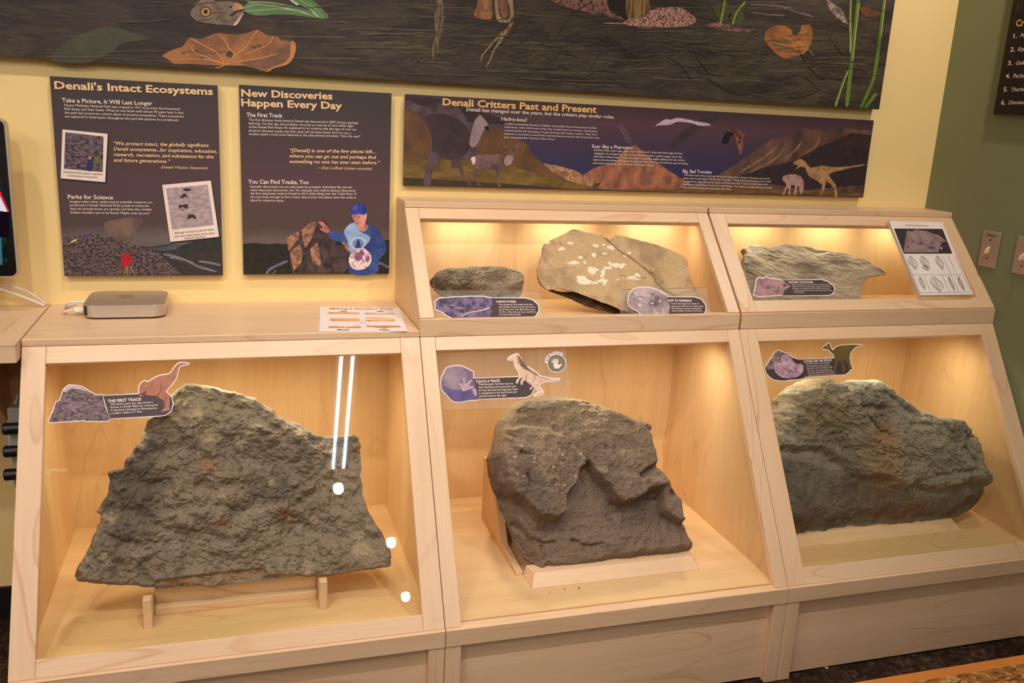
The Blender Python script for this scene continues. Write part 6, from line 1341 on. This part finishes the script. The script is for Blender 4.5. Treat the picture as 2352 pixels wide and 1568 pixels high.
SCRN.l(SCRN.ramp(_f, [(0.35, lin((14, 26, 24))), (0.5, lin((36, 58, 54))), (0.65, lin((20, 22, 30)))]), _e.inputs[0]); _e.inputs[1].default_value = 0.9; SCRN.l(_e.outputs[0], SCRN.out.inputs[0])
xs = xr - 0.022
scr = prism('screen', [(xr - wM + .022, MY - .0013, zb_ + .04), (xs, MY - .0013, zb_ + .04), (xs, MY - .0013, zt_ - .02), (xr - wM + .022, MY - .0013, zt_ - .02)], (0, -0.0004, 0), SCRN.m, t)
PSC = Plane((0, -1, 0), (0, MY - 0.0018, 0))
S(t, PSC, PX, [(-20, 430), (0, 442), (20, 486), (10, 486), (-20, 480)], emit('screen_white', lin((236, 226, 236)), .9), .0004, 'screen_stripe')
S(t, PSC, PX, [(-20, 424), (2, 440), (22, 486), (18, 487), (-2, 446), (-20, 436)], emit('screen_red', lin((206, 40, 60)), .9), .0006, 'screen_red_stripe')
S(t, PSC, PX, [(-20, 487), (20, 487), (21, 545), (-20, 545)], emit('screen_dark', lin((24, 14, 24)), .7), .0004, 'screen_dark_band')
S(t, PSC, PX, [(-20, 545), (3, 545), (6, 608), (-20, 608)], emit('screen_blue', lin((70, 110, 134)), .8), .0004, 'screen_blue_band')
prism('stand_neck', [(xr - wM/2 - .04, MY + .030, ZT + .012), (xr - wM/2 + .04, MY + .030, ZT + .012), (xr - wM/2 + .04, MY + .030, zb_ + .15), (xr - wM/2 - .04, MY + .030, zb_ + .15)], (0, 0.012, 0), ALU, t)
prism('stand_foot', [(x, y, ZT + .0008) for x, y in rrect(xr - wM/2 - .09, xr - wM/2 + .09, MY - .09, MY + .08, .02)], (0, 0, .0105), ALU, t, bev=.002)

# ------------------------------------------------------------------ power strip with black plugs beside the left case
t = thing('power_strip', 'grey vertical power strip on the side of the left case', 'power strip', (-0.02, -0.25, 0.55))
GREYP = plain('grey_plastic', (176, 168, 160), 0.5)
PSX = Plane((0, -1, 0), (0, -0.26, 0))
zA, zB_ = PSX.hit(30, 940)[2], PSX.hit(30, 1124)[2]
xg = PSX.hit(26, 1080)[0]
box('strip_body', xg, -0.0005, -0.25, -0.21, zB_, zA, GREYP, t, bev=.003)
for k, (x0p, yc) in enumerate([(8, 984), (10, 1036), (11, 1089)]):
    c = Plane((0, -1, 0), (0, -0.262, 0)).hit(x0p, yc); r = 0.0148
    lab = ['uppermost black cylindrical plug beside the left case', 'middle black cylindrical plug beside the left case', 'lowest black cylindrical plug beside the left case'][k]
    o = revolve('black_plug', [(r*.86, 0.0), (r, 0.003), (r*.94, 0.045), (r*.94, abs(c[0]) - 0.012)], (c[0], -0.266, c[2]), (1, 0, 0.03), BLK, smooth=False, seg=28)
    tag(o, lab, 'plug', 'black plugs on the power strip')
pts = [Plane((0, -1, 0), (0, y_, 0)).hit(x_, yy) for x_, yy, y_ in [(42, 905, -.2), (36, 925, -.21), (26, 950, -.22), (20, 975, -.225), (22, 1005, -.23), (28, 1024, -.235)]]
pts[-1][1] = -0.252
tag(tube('grey_cable', pts, 0.0042, plain('grey_cable', (186, 184, 180), 0.5)), 'grey cable curving behind the black plugs under the desk', 'cable')

# ------------------------------------------------------------------ light switches on the green wall
STEEL = plain('brushed_plate', (178, 152, 134), 0.45, 0.5, 0.4, 0.04, 80); IVORY = plain('ivory_toggle', (226, 200, 150), 0.4)
PSW = Plane((-1, 0, 0), (X3, 0, 0))
for k, (cx, cy, lab) in enumerate([(2274.5, 572.5, 'steel light switch plate nearer the display case'), (2354, 588, 'steel light switch plate at the right picture edge')]):
    c = PSW.hit(cx, cy); y_, z_ = c[1], c[2]
    t = thing('light_switch', lab, 'light switch', (X3, y_, z_), 'light switches on the green wall')
    box('plate', X3 - 0.0055, X3 + 0.0002, y_ - .0355, y_ + .0355, z_ - .058, z_ + .058, STEEL, t, bev=.002)
    prism('toggle', [(X3 - .0056, y_ - .0045, z_ - .010), (X3 - .0056, y_ - .0045, z_ + .010), (X3 - .016, y_ - .0045, z_ + .001), (X3 - .021, y_ - .0045, z_ - .010), (X3 - .018, y_ - .0045, z_ - .016)], (0, 0.009, 0), IVORY, t, bev=.001)
    for dz in (-.030, .030): revolve('screw', [(.003, 0), (.003, .0012)], (X3 - .0056, y_, z_ + dz), (-1, 0, 0), plain('screw_dark', (80, 62, 54), .4, .5, .6), t, seg=12)
    pl = Plane((-1, 0, 0), (X3 - .0057, 0, 0))
    V_, F_ = glyphs('Theater', .01, 0); 
    me = bpy.data.meshes.new('engraving'); hh = .008/.73; wv_ = V_[:, 0].max()
    P_ = np.stack([np.full(len(V_), X3 - .0060), y_ + .020 - V_[:, 0]*.040/wv_, z_ + .042 + V_[:, 1]*hh], 1)
    if k == 0:
        me.from_pydata([tuple(p) for p in P_], [], F_); me.update(); finish('engraving', me, plain('engraved', (60, 44, 38), .6), t)

# ------------------------------------------------------------------ the low table in the foreground
ORW = plain('orange_edge_wood', (226, 138, 62), 0.4, 0.5, 0, .06, 12)
def chipm():
    k = NT('wood_chip_top'); b = k.bsdf(0.6, 0.3); v = k.objvec(False)
    vo = k.n('ShaderNodeTexVoronoi'); vo.inputs['Scale'].default_value = 75; k.l(k.mapping(v, (1.0, 2.4, 1), (0, 0, .7)), vo.inputs['Vector'])
    f = k.noise(v, 120, 4, .7)
    a = k.ramp(vo.outputs['Color'], [(0.2, lin((142, 84, 36))), (0.5, lin((198, 128, 58))), (0.8, lin((236, 184, 110)))])
    a = k.mix(k.ramp(f, [(0.4, (0, 0, 0)), (0.65, (0.6, 0.6, 0.6))]), a, lin((96, 62, 34)))
    k.l(a, b.inputs['Base Color']); k.l(k.bump(vo.outputs['Distance'], .4, .003), b.inputs['Normal']); MATS['chip'] = k.m; return k.m
CH = chipm(); zt2 = 0.45; yb2 = -1.363
t = thing('chip_top_table', 'low orange-edged table with a wood-chip top at the bottom right corner', 'table', (2.0, -1.7, 0.0))
box('chip_top', 1.22, 2.755, yb2 - .67, yb2 - .0265, zt2 - .03, zt2 - .001, CH, t, bev=0)
box('edge_strip', 1.195, 2.78, yb2 - .026, yb2, zt2 - .045, zt2, ORW, t, bev=.002); box('edge_strip', 1.195, 2.78, yb2 - .70, yb2 - .6705, zt2 - .045, zt2, ORW, t, bev=.002)
box('edge_strip', 1.195, 1.2195, yb2 - .67, yb2 - .0265, zt2 - .045, zt2, ORW, t, bev=.002); box('edge_strip', 2.7555, 2.78, yb2 - .67, yb2 - .0265, zt2 - .045, zt2, ORW, t, bev=.002)
for x in (1.22, 2.70):
    for y in (yb2 - .07, yb2 - .66): box('leg', x, x + .05, y, y + .05, 0.001, zt2 - .0455, ORW, t)
p = Plane((0, 0, 1), (0, 0, 0)).hit(1898, 1533)
tag(revolve('paper_scrap', [(.004, 0.0), (.006, .001), (.002, .003)], (p[0], p[1], 0.0003), (0, 0, 1), plain('scrap_white', (220, 214, 208), .8), seg=6), 'tiny white scrap on the dark carpet by the right case base', 'scrap')
